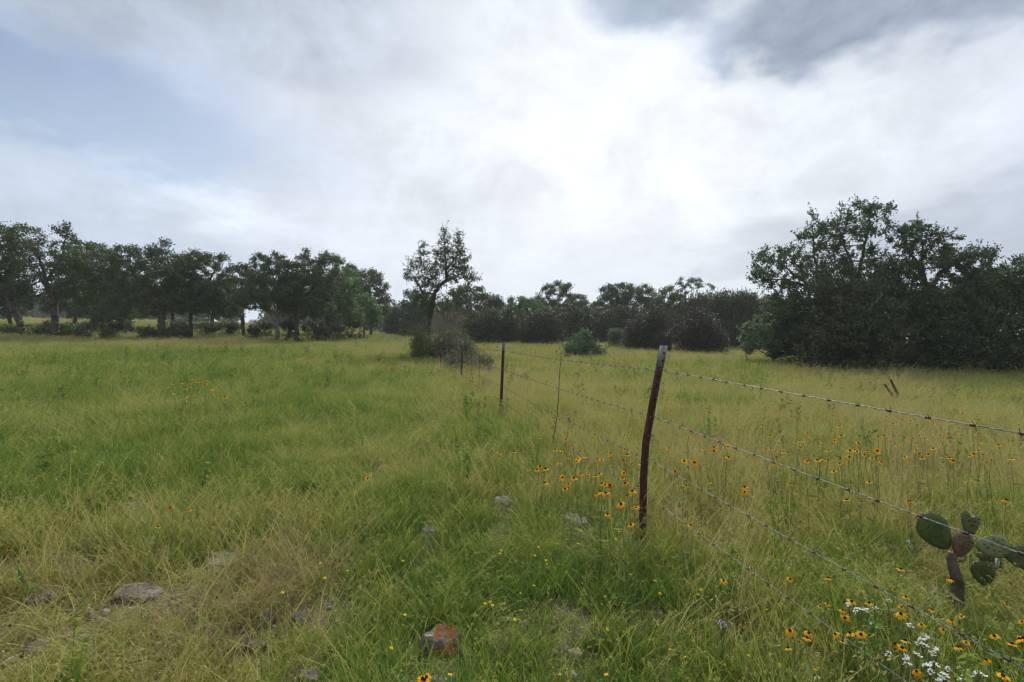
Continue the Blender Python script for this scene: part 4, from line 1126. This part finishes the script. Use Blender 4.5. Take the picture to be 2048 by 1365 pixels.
RING = [ring_mesh(12, .007, .031, .011, d_, 70 + i, MAT['petal']) for i, d_ in enumerate((.004, .010, .016, .007))]
RING_R = [ring_mesh(11, .007, .029, .011, .008, 80 + i, MAT['petal_red']) for i in range(2)]
DISC = disc_mesh(.0095, .011, MAT['disc'])
STEM = {h: [stem_mesh(h, 5 + i, 4) for i in range(3)] for h in (.32, .42, .52, .62)}
YRING = [ring_mesh(8, .002, .0085, .005, .001, 90 + i, MAT['yellow']) for i in range(2)]
YDISC = disc_mesh(.0026, .003, MAT['yellow'])
YSTEM = [stem_mesh(.20, 30 + i, 2, .0012) for i in range(3)]
frng = np.random.default_rng(77)
FLOWER_XY = []
def flower(px, py, label, group, h=None, red=False, scale=1.0, name='black_eyed_susan'):
    hs = sorted(STEM); h = h or hs[int(frng.integers(0, 3))]
    x, d = hit(px, py, h)
    if d > 60: return
    b = (x, d, G(x, d))
    t = empty(name, b, frng.uniform(0, 6.28)); tag(t, label, 'flower', group)
    FLOWER_XY.append((x, d))
    tx, ty = frng.normal(size=2) * .28
    sm = STEM[h][int(frng.integers(3))]
    o = link('stem', sm, t, (0, 0, h))
    ring = (RING_R if red else RING)[int(frng.integers(2 if red else 4))]
    p = link('petals', ring, t, (0, 0, h + .002)); p.rotation_euler = (tx - .12, ty, 0); sc_ = scale * .84 * frng.uniform(.7, 1.15); p.scale = (sc_,) * 3
    q = link('disc', DISC, t, (0, 0, h + .003)); q.rotation_euler = (tx - .12, ty, 0); q.scale = (sc_,) * 3
def patch(n, x0, x1, y0, y1, label, group, gauss=False, **k):
    for _ in range(n):
        if gauss: px, py = frng.normal((x0 + x1) / 2, (x1 - x0) / 4), frng.normal((y0 + y1) / 2, (y1 - y0) / 4)
        else: px, py = frng.uniform(x0, x1), frng.uniform(y0, y1)
        kk = dict(k)
        if kk.get('h') == 'mix': kk['h'] = (.52, .42, .62)[_ % 3]
        flower(px, py, label, group, red=frng.uniform() < .07, **kk)
lab = 'orange black-eyed daisy in the dense patch left of the bent fence post'
for px, py in [(1117, 927), (1136, 868), (1132, 880), (1079, 877), (1062, 888), (999, 907), (1028, 905), (1111, 902), (1123, 902), (1142, 907), (1160, 905), (1156, 918), (1170, 915), (1195, 880),
               (1249, 872), (1250, 900), (1254, 911), (1272, 914), (1281, 929), (1264, 928), (1160, 949), (1176, 949), (1191, 953), (1199, 949), (1204, 969), (1210, 970), (1193, 989), (1201, 985), (1212, 988),
               (1080, 934), (1090, 967), (1125, 956), (1137, 970), (1148, 958), (1248, 948), (1245, 958), (1262, 930), (1275, 975), (1272, 1016), (1215, 1030), (1242, 1010), (1262, 1051), (1180, 932), (1150, 890), (1143, 892)]:
    flower(px, py, lab, 'daisies left of the bent post')
patch(16, 1090, 1285, 870, 1000, lab, 'daisies left of the bent post', gauss=True)
lab = 'small orange daisy in the wide scatter across the right meadow'
patch(115, 1540, 2044, 825, 930, lab, 'daisies across the right meadow', h='mix', scale=.98)
patch(34, 1330, 1560, 800, 930, lab, 'daisies across the right meadow', h='mix', scale=.98)
patch(14, 1330, 2030, 930, 1010, lab, 'daisies across the right meadow', h=.42)
lab = 'orange black-eyed daisy in the near patch at lower right below the cactus'
for px, py in [(1801, 1140), (1900, 1160), (1788, 1182), (1812, 1196), (1803, 1216), (1738, 1208), (1864, 1222), (1923, 1235), (1903, 1243), (1886, 1262), (1843, 1251), (2013, 1211), (1932, 1287), (1916, 1296),
               (1973, 1322), (2006, 1354), (1833, 1345), (1617, 1268), (1614, 1278), (1703, 1205), (1690, 1238), (1671, 1270), (1700, 1268), (1640, 1215), (1655, 1210), (1685, 1222), (1790, 1290), (1804, 1298), (1810, 1283),
               (2040, 1280), (2044, 1245), (1989, 1274), (2024, 1290), (1580, 1160), (1447, 1163), (1576, 1298), (1580, 1264), (1656, 1158), (1722, 1271), (1685, 1285), (1802, 1230), (2046, 1278)]:
    flower(px, py, lab, 'daisies in the lower right foreground', h=(.32, .32, .42)[int(frng.integers(3))], scale=.70)
lab = 'orange black-eyed daisy on the tall stems in the left meadow clump'
for px, py in [(380, 760), (388, 759), (395, 765), (412, 762), (375, 768), (381, 767), (371, 778), (378, 774), (385, 776), (414, 766), (410, 770), (425, 780), (440, 786), (384, 792), (348, 787), (345, 769), (450, 796), (365, 767)]:
    flower(px, py, lab, 'tall daisies in the left meadow', h=.62, scale=1.25)
lab = 'orange daisy of the far cluster in the left meadow before the oaks'
for px in (598, 603, 608, 613, 618, 623, 615): flower(px, 717 + frng.uniform(-1, 1), lab, 'far daisies in the left meadow', h=.62, scale=1.5)
for px, py, lab in [(95, 769, 'left one of two orange daisies near the left edge'), (103, 770, 'right one of two orange daisies near the left edge'),
                    (531, 826, 'lone dark red daisy in the left mid meadow'), (735, 958, 'lone daisy below the tan and grey rock'), (378, 1022, 'orange daisy right of the pitted limestone rock'),
                    (341, 1017, 'reddish daisy just beside the pitted limestone rock'), (845, 1360, 'left daisy of the trio at the bottom edge'), (853, 1356, 'right daisy of the trio at the bottom edge'), (849, 1363, 'lowest daisy of the trio at the bottom edge'),
                    (18, 1100, 'dark red daisy at the left edge of the foreground'), (316, 1056, 'small orange daisy below the pitted limestone rock'),
                    (1364, 1075, 'orange daisy right of the bent post foot'), (1419, 966, 'orange daisy between the second and third wires'), (1381, 1052, 'orange daisy right of the bent post near the bottom wire')]:
    flower(px, py, lab, None, red='red' in lab, h=.32, scale=.8)
lab = 'dark-headed daisy in the row in front of the lone meadow shrub'
for px in (1240, 1245, 1250, 1254, 1259, 1264, 1269, 1275): flower(px, 731 + frng.uniform(-4, 4), lab, 'daisies before the lone shrub', h=.62, red=True)
for k in range(8): flower(770 + k * 4, 738 + frng.uniform(-3, 4), 'dark-headed daisy in the small row left of the fence brush', 'daisies left of the fence brush', h=.52, red=True)
lab = 'tiny yellow flower low in the foreground grass'
ys = [(980, 1205), (985, 1211), (1070, 1112), (1092, 1122), (1204, 1210), (1210, 1194), (1068, 1172), (1157, 1088), (1161, 1062), (1232, 1079), (1238, 1064), (1261, 1150), (1370, 1315), (1311, 1094), (1395, 1190), (1450, 1331),
      (1497, 1312), (1533, 1220), (1402, 1180), (1212, 1350), (970, 1208), (783, 1297), (640, 1128), (565, 1186), (696, 1142), (806, 1122), (1041, 1188), (1077, 1095), (1003, 1102), (1000, 1108), (1560, 1332), (1320, 1188), (1340, 1300), (1310, 1162), (1030, 1240),
      (810, 1230), (650, 1157), (900, 1350), (1120, 1350), (1215, 1260), (1630, 1340)]
for px, py in ys:
    x, d = hit(px, py, .2); t = empty('yellow_wildflower', (x, d, G(x, d)), frng.uniform(0, 6)); tag(t, lab, 'flower', 'tiny yellow foreground flowers')
    link('stem', YSTEM[int(frng.integers(3))], t, (0, 0, .2)); p = link('petals', YRING[int(frng.integers(2))], t, (0, 0, .202)); p.rotation_euler = (frng.normal() * .3 - .3, frng.normal() * .3, 0)
    link('disc', YDISC, t, (0, 0, .203)); FLOWER_XY.append((x, d))
def umbel(seed, mat='white_petal', R_=.028, n=26, dome=.006):
    rng = np.random.default_rng(seed); P0 = []; a = rng.uniform(0, 6.28, n); rr_ = np.sqrt(rng.uniform(0, 1, n)) * R_
    c = np.stack([np.cos(a) * rr_, np.sin(a) * rr_, dome * (1 - (rr_ / R_) ** 2) + rng.normal(size=n) * .002], 1)
    lv, lq = leaf_quads(rng, c, .009, .9, 3.0)
    v, q = tubes(np.tile([[0, 0, -.05]], (n // 2, 1)), c[:n // 2], .0011, .0006, 3)
    return mesh_np('flower_head', np.concatenate([lv, v]), [lq, q + len(lv)], [MAT[mat], MAT['stemg']], mat_idx=[0] * len(lq) + [1] * len(q))
UMB = [umbel(i, R_=.014, n=12) for i in range(3)]
lab = 'flat white flower head in the white cluster at the bottom right'
ws = [(1694, 1210), (1716, 1220), (1777, 1203), (1752, 1219), (1822, 1252), (1845, 1282), (1848, 1292), (1871, 1300), (1865, 1309), (1834, 1311), (1778, 1309), (1812, 1316), (1867, 1330), (1895, 1340), (1888, 1352), (1942, 1347),
      (1937, 1355), (1962, 1350), (1840, 1290), (1860, 1345), (1712, 1225), (1735, 1222), (1855, 1334), (1880, 1358), (1815, 1330), (1852, 1275), (1925, 1360), (1745, 1252)]
for px, py in ws:
    h = .32; x, d = hit(px, py, h); t = empty('white_umbel', (x, d, G(x, d)), frng.uniform(0, 6)); tag(t, lab, 'flower', 'white flower heads at bottom right')
    link('stem', STEM[.32][int(frng.integers(3))], t, (0, 0, h - .048)); p = link('flower_head', UMB[int(frng.integers(3))], t, (0, 0, h)); p.rotation_euler = (frng.normal() * .15 - .1, frng.normal() * .15, 0)
    FLOWER_XY.append((x, d))
LUM = umbel(9, 'lilac', .02, 30, .016)
for px, py, h, lab in [(1137, 836, .62, 'lilac thistle-like flower between the thin stay and the bent post'), (200, 771, .62, 'pale lilac flower in the left meadow'), (1443, 1252, .32, 'lilac flower low in the right foreground')]:
    x, d = hit(px, py, h); t = empty('lilac_flower', (x, d, G(x, d))); tag(t, lab, 'flower')
    link('stem', STEM[h][0], t, (0, 0, h - .048)); link('flower_head', LUM, t, (0, 0, h)); FLOWER_XY.append((x, d))
# single out the flowers of the countable patches by their place from the left
def ordinal(n): return '%d%s' % (n, 'th' if 10 <= n % 100 <= 20 else {1: 'st', 2: 'nd', 3: 'rd'}.get(n % 10, 'th'))
byg = {}
for o in COL.objects:
    if o.get('category') == 'flower' and o.get('group'): byg.setdefault(o['group'], []).append(o)
for g_, L_ in byg.items():
    if len(L_) < 70:
        L_.sort(key=lambda o: o.location.x / o.location.y)
        for i, o in enumerate(L_): o['label'] = o['label'] + ', %s from left' % ordinal(i + 1)
print('flowers', len(FLOWER_XY))

# ------------------------------------------------------------------ grass
m, nt, o = new_mat('grass_blade'); MAT['grass'] = m
dry = E(attr_node('dry').outputs['Fac']); tone = E(attr_node('tone', 'INSTANCER').outputs['Fac'])
pw = noise_tex(pos_socket(), 1.1, 4, .62)
f_ = dry + tone + (pw - 0.5) * 0.75
rp = nt.nodes.new('ShaderNodeValToRGB'); nt.links.new(f_.s, rp.inputs[0])
cr = rp.color_ramp; cr.elements[0].position = 0.0; cr.elements[0].color = (0.112, 0.195, 0.034, 1)
cr.elements[1].position = 1.0; cr.elements[1].color = (0.270, 0.205, 0.115, 1)
for p_, c_ in ((.26, (0.205, 0.275, 0.046)), (.52, (0.340, 0.345, 0.082)), (.78, (0.440, 0.375, 0.148))):
    e_ = cr.elements.new(p_); e_.color = (*c_, 1)
d_ = nt.nodes.new('ShaderNodeBsdfPrincipled'); nt.links.new(rp.outputs[0], d_.inputs['Base Color']); d_.inputs['Roughness'].default_value = .6; d_.inputs['Specular IOR Level'].default_value = .2
t_ = nt.nodes.new('ShaderNodeBsdfTranslucent'); nt.links.new(rp.outputs[0], t_.inputs[0])
mx = nt.nodes.new('ShaderNodeMixShader'); mx.inputs[0].default_value = .42
nt.links.new(d_.outputs[0], mx.inputs[1]); nt.links.new(t_.outputs[0], mx.inputs[2]); nt.links.new(mx.outputs[0], o.inputs[0])

def blades(rng, n, L, rad, lean, bend, width, dry0, dry1, tipdry=.3, heads=0, swirl=None):
    """a tuft: n curved tapering blades rooted within rad of the origin"""
    az_ = rng.uniform(0, 2 * np.pi, n) if swirl is None else rng.normal(swirl, .7, n)
    rr_ = rad * np.sqrt(rng.uniform(0, 1, n)); ra = rng.uniform(0, 2 * np.pi, n)
    base = np.stack([np.cos(ra) * rr_, np.sin(ra) * rr_, np.full(n, -.015)], 1)
    Ln = rng.uniform(*L, n); le = np.abs(rng.normal(0, lean, n)); be = rng.uniform(bend * .3, bend * 1.3, n)
    T = np.array([0, .3, .62, .85, 1.0]); Wt = np.array([.8, 1, .8, .5, .06])
    hor = Ln[:, None] * (le[:, None] * T + be[:, None] * T ** 2); ver = Ln[:, None] * (T / np.sqrt(1 + le[:, None] ** 2) * (1 - .42 * be[:, None] * T))
    dirx = np.stack([np.cos(az_), np.sin(az_)], 1)
    C = np.zeros((n, 5, 3)); C[:, :, :2] = base[:, None, :2] + hor[:, :, None] * dirx[:, None]; C[:, :, 2] = base[:, None, 2] + ver
    tw = rng.uniform(0, 2 * np.pi, n)
    side = np.stack([np.cos(tw), np.sin(tw), np.zeros(n)], 1)
    W = width * rng.uniform(.6, 1.3, n)
    off = side[:, None] * (W[:, None] * Wt)[:, :, None] * .5
    V = np.stack([C - off, C + off], 2).reshape(-1, 3)
    b0 = np.arange(n)[:, None] * 10; k = np.arange(4) * 2
    Qd = np.stack([b0 + k, b0 + k + 1, b0 + k + 3, b0 + k + 2], -1).reshape(-1, 4)
    bd = rng.uniform(dry0, dry1, n)
    A = np.repeat((bd[:, None] + tipdry * (T - .35)), 2, 1).reshape(-1)
    Vs, Fs, As = [V], [Qd], [A]
    if heads:
        sel = rng.choice(n, min(heads, n), replace=False)
        m_ = 9; pts = []
        for s in sel:
            for j in range(m_):
                t = 3 + rng.uniform(0, 1); a_ = C[s, 3] + (C[s, 4] - C[s, 3]) * (t - 3); pts.append(a_ + rng.normal(size=3) * .004)
        al = np.repeat((C[sel, 4] - C[sel, 3]), m_, 0); al /= np.linalg.norm(al, axis=1, keepdims=True)
        lv, lq = leaf_quads(rng, np.array(pts), .013 if width < .006 else .032, .32, 0, al)
        Fs.append(lq + len(V)); Vs.append(lv); As.append(np.full(len(lv), .72) + np.repeat(rng.normal(size=len(lq)) * .06, 4))
    return np.concatenate(Vs), Fs, np.concatenate(As)
def weed(r):
    """upright leafy forb: several stems with broad leaves"""
    Vs, Fs, As, n0 = [], [], [], 0
    for _ in range(int(r.integers(4, 8))):
        h = r.uniform(.25, .6); a = r.uniform(0, 6.28); ln = r.uniform(.05, .3); k = 16
        t = r.uniform(.15, 1, k); c = np.stack([np.cos(a) * ln * h * t, np.sin(a) * ln * h * t, h * t], 1)
        al = unit(r, k) * np.array([1, 1, .4]) + np.array([0, 0, .5]); al /= np.linalg.norm(al, axis=1, keepdims=True)
        v, q = leaf_quads(r, c + al * .025, .07, .3, .3, al)
        s0 = np.array([[0, 0, -.02]]); v2, q2 = tubes(s0, np.array([[np.cos(a) * ln * h, np.sin(a) * ln * h, h]]), .003, .0015, 4)
        Vs += [v, v2]; Fs += [q + n0, q2 + n0 + len(v)]; n0 += len(v) + len(v2); As += [np.full(len(v), r.uniform(-.05, .25)), np.full(len(v2), .2)]
    return np.concatenate(Vs), Fs, np.concatenate(As)
TUFT = {'green': lambda r: blades(r, 60, (.06, .23), .10, .20, .34, .0050, -.05, .36),
        'mixed': lambda r: blades(r, 48, (.09, .31), .11, .22, .40, .0044, .06, .62, heads=6),
        'straw': lambda r: blades(r, 18, (.20, .50), .09, .18, .50, .0034, .44, .78, heads=16, swirl=r.uniform(0, 6.28)),
        'thatch': lambda r: blades(r, 60, (.05, .18), .13, 1.3, .7, .0040, .60, .98, 0.1),
        'forb': lambda r: blades(r, 34, (.04, .14), .07, .8, .5, .0120, .0, .25, .05),
        'far': lambda r: blades(r, 40, (.12, .46), .17, .30, .45, .0180, -.05, .58, heads=10),
        'farstraw': lambda r: blades(r, 34, (.24, .64), .17, .28, .60, .0140, .36, .80, heads=18),
        'weed': lambda r: weed(r)}
GC = bpy.data.collections.new('grass_tufts')         # sources for the scatter, not linked to the scene
KIND = {}
def source(kind, V, Fs, A):
    me = mesh_np('grass_tuft', V, Fs, MAT['grass'], {'dry': ('POINT', A)})
    o = bpy.data.objects.new('tuft_%03d' % len(GC.objects), me); KIND.setdefault(kind, []).append(len(GC.objects)); GC.objects.link(o)
for nm, k in (('green', 4), ('mixed', 4), ('straw', 4), ('thatch', 3), ('forb', 3), ('weed', 5)):
    for i in range(k): source(nm, *TUFT[nm](np.random.default_rng(1000 + len(GC.objects))))
def near_mix(D, u):
    ps = np.clip((D - .2) * .55, .03, .38); pt = np.clip((D - .42) * .9, .02, .45); pg = np.clip(.62 - D, .06, .6); pf = .05 + 0 * D
    tot = ps + pt + pg + pf; mixp = np.maximum(.25, 1 - tot); tot = tot + mixp
    e1 = ps / tot; e2 = e1 + pt / tot; e3 = e2 + pg / tot; e4 = e3 + pf / tot
    return np.select([u < e1, u < e2, u < e3, u < e4], [0, 1, 2, 3], 4)
NM = ('straw', 'thatch', 'green', 'forb', 'mixed')
LEVELS = (.12, .28, .44, .60, .80)
CELL_N, CELL_F = .40, 1.15
def tile(kind, side, count, pick, rng, tn):
    Vs, Q4, As, n0 = [], [], [], 0
    for _ in range(count):
        V, Fs, A = TUFT[pick(rng)](rng); s = rng.uniform(.85, 1.2); a = rng.uniform(0, 6.28); c_, s__ = math.cos(a), math.sin(a)
        hz = rng.uniform(.55, 1.3)
        V = np.stack([(V[:, 0] * c_ - V[:, 1] * s__) * s, (V[:, 0] * s__ + V[:, 1] * c_) * s, V[:, 2] * s * hz], 1)
        V[:, :2] += rng.uniform(-side / 2, side / 2, 2)
        for f in Fs: Q4.append(f + n0)
        n0 += len(V); Vs.append(V); As.append(A + tn + rng.normal() * .05)
    source(kind, np.concatenate(Vs), [np.concatenate(Q4)], np.concatenate(As))
for li, D_ in enumerate(LEVELS):
    for v_ in range(3):
        r_ = np.random.default_rng(2000 + li * 10 + v_)
        tile('near%d' % li, CELL_N * 1.12, 27, lambda r: NM[int(near_mix(np.array(D_), r.uniform()))], r_, (D_ - .42) * .8)
        tile('far%d' % li, CELL_F * 1.12, 23, lambda r: 'farstraw' if r.uniform() < np.clip(.08 + (D_ - .25) * .8, .05, .65) else 'far', r_, (D_ - .42) * .8)

def vnoise(x, y, seed):
    r_ = np.random.default_rng(seed).uniform(0, 1, (256, 256))
    xi, yi = np.floor(x).astype(int), np.floor(y).astype(int); fx, fy = x - xi, y - yi
    fx, fy = fx * fx * (3 - 2 * fx), fy * fy * (3 - 2 * fy)
    g = lambda a, b: r_[a % 256, b % 256]
    return (g(xi, yi) * (1 - fx) + g(xi + 1, yi) * fx) * (1 - fy) + (g(xi, yi + 1) * (1 - fx) + g(xi + 1, yi + 1) * fx) * fy
def fbm(x, y, s, seed): return .55 * vnoise(x * s, y * s, seed) + .3 * vnoise(x * s * 2.1 + 9, y * s * 2.1, seed + 1) + .15 * vnoise(x * s * 4.3, y * s * 4.3 + 5, seed + 2)

# ground patches that differ: (px, py, radius m, dryness change, height factor)
PATCH = [(220, 1235, .5, .2, .62), (60, 1230, .4, .18, .8), (560, 1160, .35, .22, .7), (480, 1260, .4, .12, .85), (340, 1060, .4, .08, .9), (1050, 1270, .18, .25, .5), (1450, 1100, .5, .14, .9),
         (1560, 1310, .5, .22, 1.0), (1900, 1200, .45, .12, .55), (980, 760, 1.4, .40, .7), (930, 745, 2.0, .25, .8), (1700, 1060, .8, .16, 1.0),
         (950, 1130, .6, -.16, .9), (1150, 1180, .7, -.13, .9), (330, 975, 1.2, -.20, 1.1), (560, 900, 2.0, -.06, 1.0), (620, 790, 2.2, -.14, 1.1), (350, 735, 7, -.12, 1.0), (100, 770, 4, -.10, 1.0), (780, 850, 1.4, -.10, 1.0), (250, 700, 7, .10, 1.0),
         (1000, 1330, .6, -.15, .9), (880, 1060, .5, -.1, .9), (1850, 1300, .6, -.18, .8), (1100, 720, 5, -.15, 1.0), (1600, 830, 3, -.08, 1.0)]
PATCH = [(*hit(a, b), c, d, e) for a, b, c, d, e in PATCH]
def field(x, y):
    """dryness and height of the grass at a place"""
    D = .275 + .66 * (fbm(x, y, .16, 21) - .5) + .45 * (fbm(x, y, .75, 31) - .5)
    D = D + np.where(x > fence_x(y), .07, 0.0)
    Hs = .64 + .55 * fbm(x, y, .6, 41) + np.where(x > fence_x(y), .14, 0.0)
    for X, Y, rad, dd, hh in PATCH:
        w = np.exp(-((x - X) ** 2 + (y - Y) ** 2) / (rad ** 2)); D = D + dd * w; Hs = Hs * (1 + (hh - 1) * w)
    return D, Hs
def rocky(x, y):
    near_rock = np.zeros(len(x), bool)
    for X, Y, rad in ROCKS:
        if Y < 8: near_rock |= np.hypot(x - X, y - Y + .10 + .05 * Y) < rad + .30 + .06 * Y
    return near_rock | (np.hypot(x - cb[0], y - cb[1]) < .4)
def cells(rng, r0, r1, cell, kind, sx, hz, a0=-1.02, a1=1.02):
    g = np.arange(-r1, r1, cell); X, Y = np.meshgrid(g, np.arange(-2 if r0 < 1 else 0, r1, cell)); x, y = X.ravel(), Y.ravel()
    x = x + rng.uniform(-.16, .16, len(x)) * cell; y = y + rng.uniform(-.16, .16, len(y)) * cell
    r_ = np.hypot(x, y); a = np.arctan2(x, y); k = (r_ >= r0) & (r_ < r1) & (a > a0) & (a < a1)
    x, y = x[k], y[k]
    if kind == 'near': k = ~rocky(x, y); x, y = x[k], y[k]
    D, Hs = field(x, y); n = len(x)
    lv = np.argmin(np.abs(D[:, None] + rng.normal(size=(n, 1)) * .04 - np.array(LEVELS)[None]), 1); idx = np.zeros(n, int)
    for i in range(len(LEVELS)):
        m_ = lv == i; idx[m_] = rng.choice(KIND['%s%d' % (kind, i)], m_.sum())
    rot = np.stack([np.zeros(n), np.zeros(n), rng.uniform(0, 6.283, n)], 1)
    scl = np.stack([np.full(n, sx), np.full(n, sx), hz * Hs * rng.uniform(.85, 1.15, n)], 1)
    tn = (D - np.array(LEVELS)[lv]) * .8 + rng.normal(size=n) * .02
    return np.stack([x, y, gz(x, y)], 1), rot, scl, idx, tn
def tufts_by_rocks(rng, dens):
    n = int(dens * 14 * 8); x = rng.uniform(-6, 6, n); y = rng.uniform(.9, 8, n)
    k = rocky(x, y); x, y = x[k], y[k]; n = len(x); D, Hs = field(x, y); keepp = np.ones(n)
    D = D + .10
    for X, Y, rad in ROCKS:
        d2 = np.hypot(x - X, y - Y); keepp *= np.clip((d2 - rad * .8) / (rad * .35 + .02), 0, 1)
        front = (np.abs(x - X) < rad * 1.15) & (y < Y) & (y > Y - rad - .22 - .10 * Y)
        Hs = np.where(front, Hs * .25, Hs); keepp = np.where(front, keepp * .7, keepp)
    keepp *= np.clip((np.hypot(x - cb[0], y - cb[1]) - .03) / .06, 0, 1)
    k = rng.uniform(0, 1, n) < keepp; x, y, D, Hs = x[k], y[k], D[k], Hs[k]; n = len(x)
    kd = near_mix(D, rng.uniform(0, 1, n)); idx = np.zeros(n, int)
    kd = np.where((kd == 0) & (Hs < .45), 4, kd)
    for i, nm in enumerate(NM):
        m_ = kd == i; idx[m_] = rng.choice(KIND[nm], m_.sum())
    rot = np.stack([rng.normal(size=n) * .08, rng.normal(size=n) * .08, rng.uniform(0, 6.283, n)], 1)
    s = rng.uniform(.8, 1.2, n); scl = np.stack([s, s, s * Hs], 1)
    return np.stack([x, y, gz(x, y)], 1), rot, scl, idx, (D - .42) * .8 + rng.normal(size=n) * .06
grng = np.random.default_rng(3)
parts = [cells(grng, .8, 7.5, CELL_N, 'near', 1.0, 1.0), tufts_by_rocks(grng, 105), cells(grng, 7.5, 17, CELL_N * 1.3, 'near', 1.3, 1.15),
         cells(grng, 16.6, 45, CELL_F, 'far', 1.0, .95), cells(grng, 44, 100, CELL_F * 2.1, 'far', 2.1, 1.25), cells(grng, 98, 165, CELL_F * 4, 'far', 4.0, 1.8, -1.0, 0.1)]
def grass_object(name, label, data):
    pos, rot, scl, idx, tn = (np.concatenate([p[i] for p in data]) for i in range(5))
    me = bpy.data.meshes.new(name); me.vertices.add(len(pos)); me.vertices.foreach_set('co', pos.astype(np.float32).ravel())
    for nm, arr in (('rot', rot), ('scl', scl)):
        a = me.attributes.new(nm, 'FLOAT_VECTOR', 'POINT'); a.data.foreach_set('vector', arr.astype(np.float32).ravel())
    a = me.attributes.new('tone', 'FLOAT', 'POINT'); a.data.foreach_set('value', tn.astype(np.float32))
    a = me.attributes.new('pick', 'INT', 'POINT'); a.data.foreach_set('value', idx.astype(np.int32))
    me.materials.append(MAT['grass']); me.update()
    o = link(name, me); tag(o, label, 'grass', kind='stuff')
    ng = bpy.data.node_groups.new('grass_scatter', 'GeometryNodeTree')
    ng.interface.new_socket('Geometry', in_out='INPUT', socket_type='NodeSocketGeometry'); ng.interface.new_socket('Geometry', in_out='OUTPUT', socket_type='NodeSocketGeometry')
    N = ng.nodes; gi, go = N.new('NodeGroupInput'), N.new('NodeGroupOutput')
    ci = N.new('GeometryNodeCollectionInfo'); ci.inputs['Collection'].default_value = GC; ci.inputs['Separate Children'].default_value = True; ci.inputs['Reset Children'].default_value = True
    ip = N.new('GeometryNodeInstanceOnPoints'); ip.inputs['Pick Instance'].default_value = True
    def na(nm, t):
        q = N.new('GeometryNodeInputNamedAttribute'); q.data_type = t; q.inputs['Name'].default_value = nm; return q.outputs['Attribute']
    Lk = ng.links.new
    Lk(gi.outputs[0], ip.inputs['Points']); Lk(ci.outputs[0], ip.inputs['Instance']); Lk(na('pick', 'INT'), ip.inputs['Instance Index'])
    er = N.new('FunctionNodeEulerToRotation'); Lk(na('rot', 'FLOAT_VECTOR'), er.inputs[0]); Lk(er.outputs[0], ip.inputs['Rotation']); Lk(na('scl', 'FLOAT_VECTOR'), ip.inputs['Scale'])
    Lk(ip.outputs[0], go.inputs[0])
    md = o.modifiers.new('scatter', 'NODES'); md.node_group = ng
    print(name, len(pos)); return o
def weeds(rng, n):
    a = rng.uniform(-.95, .95, n); r_ = np.sqrt(rng.uniform(2.0 ** 2, 42 ** 2, n)) * rng.uniform(.35, 1, n); r_ = np.maximum(r_, 2.2)
    x, y = np.sin(a) * r_, np.cos(a) * r_; k = fbm(x, y, .3, 91) > .47; k &= ~rocky(x, y); x, y = x[k], y[k]; n = len(x)
    s = rng.uniform(.6, 1.15, n) * (.8 + .012 * np.hypot(x, y))
    return np.stack([x, y, gz(x, y)], 1), np.stack([np.zeros(n), np.zeros(n), rng.uniform(0, 6.28, n)], 1), np.stack([s, s, s], 1), rng.choice(KIND['weed'], n), rng.normal(size=n) * .06
grass_object('meadow_weeds', 'darker green leafy weeds scattered through the meadow grass', [weeds(grng, 800)])
grass_object('meadow_grass', 'mixed green and straw-coloured meadow grass covering the whole ground', parts)

# ------------------------------------------------------------------ humid summer air
hm, nt, o = new_mat('humid_air')
pv = nt.nodes.new('ShaderNodeVolumePrincipled'); pv.inputs['Color'].default_value = (0.86, 0.92, 1.0, 1); pv.inputs['Density'].default_value = 0.0005; pv.inputs['Anisotropy'].default_value = 0.2
nt.links.new(pv.outputs[0], o.inputs['Volume'])
hz = link('haze', boxmesh('haze', (-440, -440, -7), (440, 440, 22), hm)); tag(hz, 'thin humid haze lying over the whole meadow', 'haze', kind='stuff')
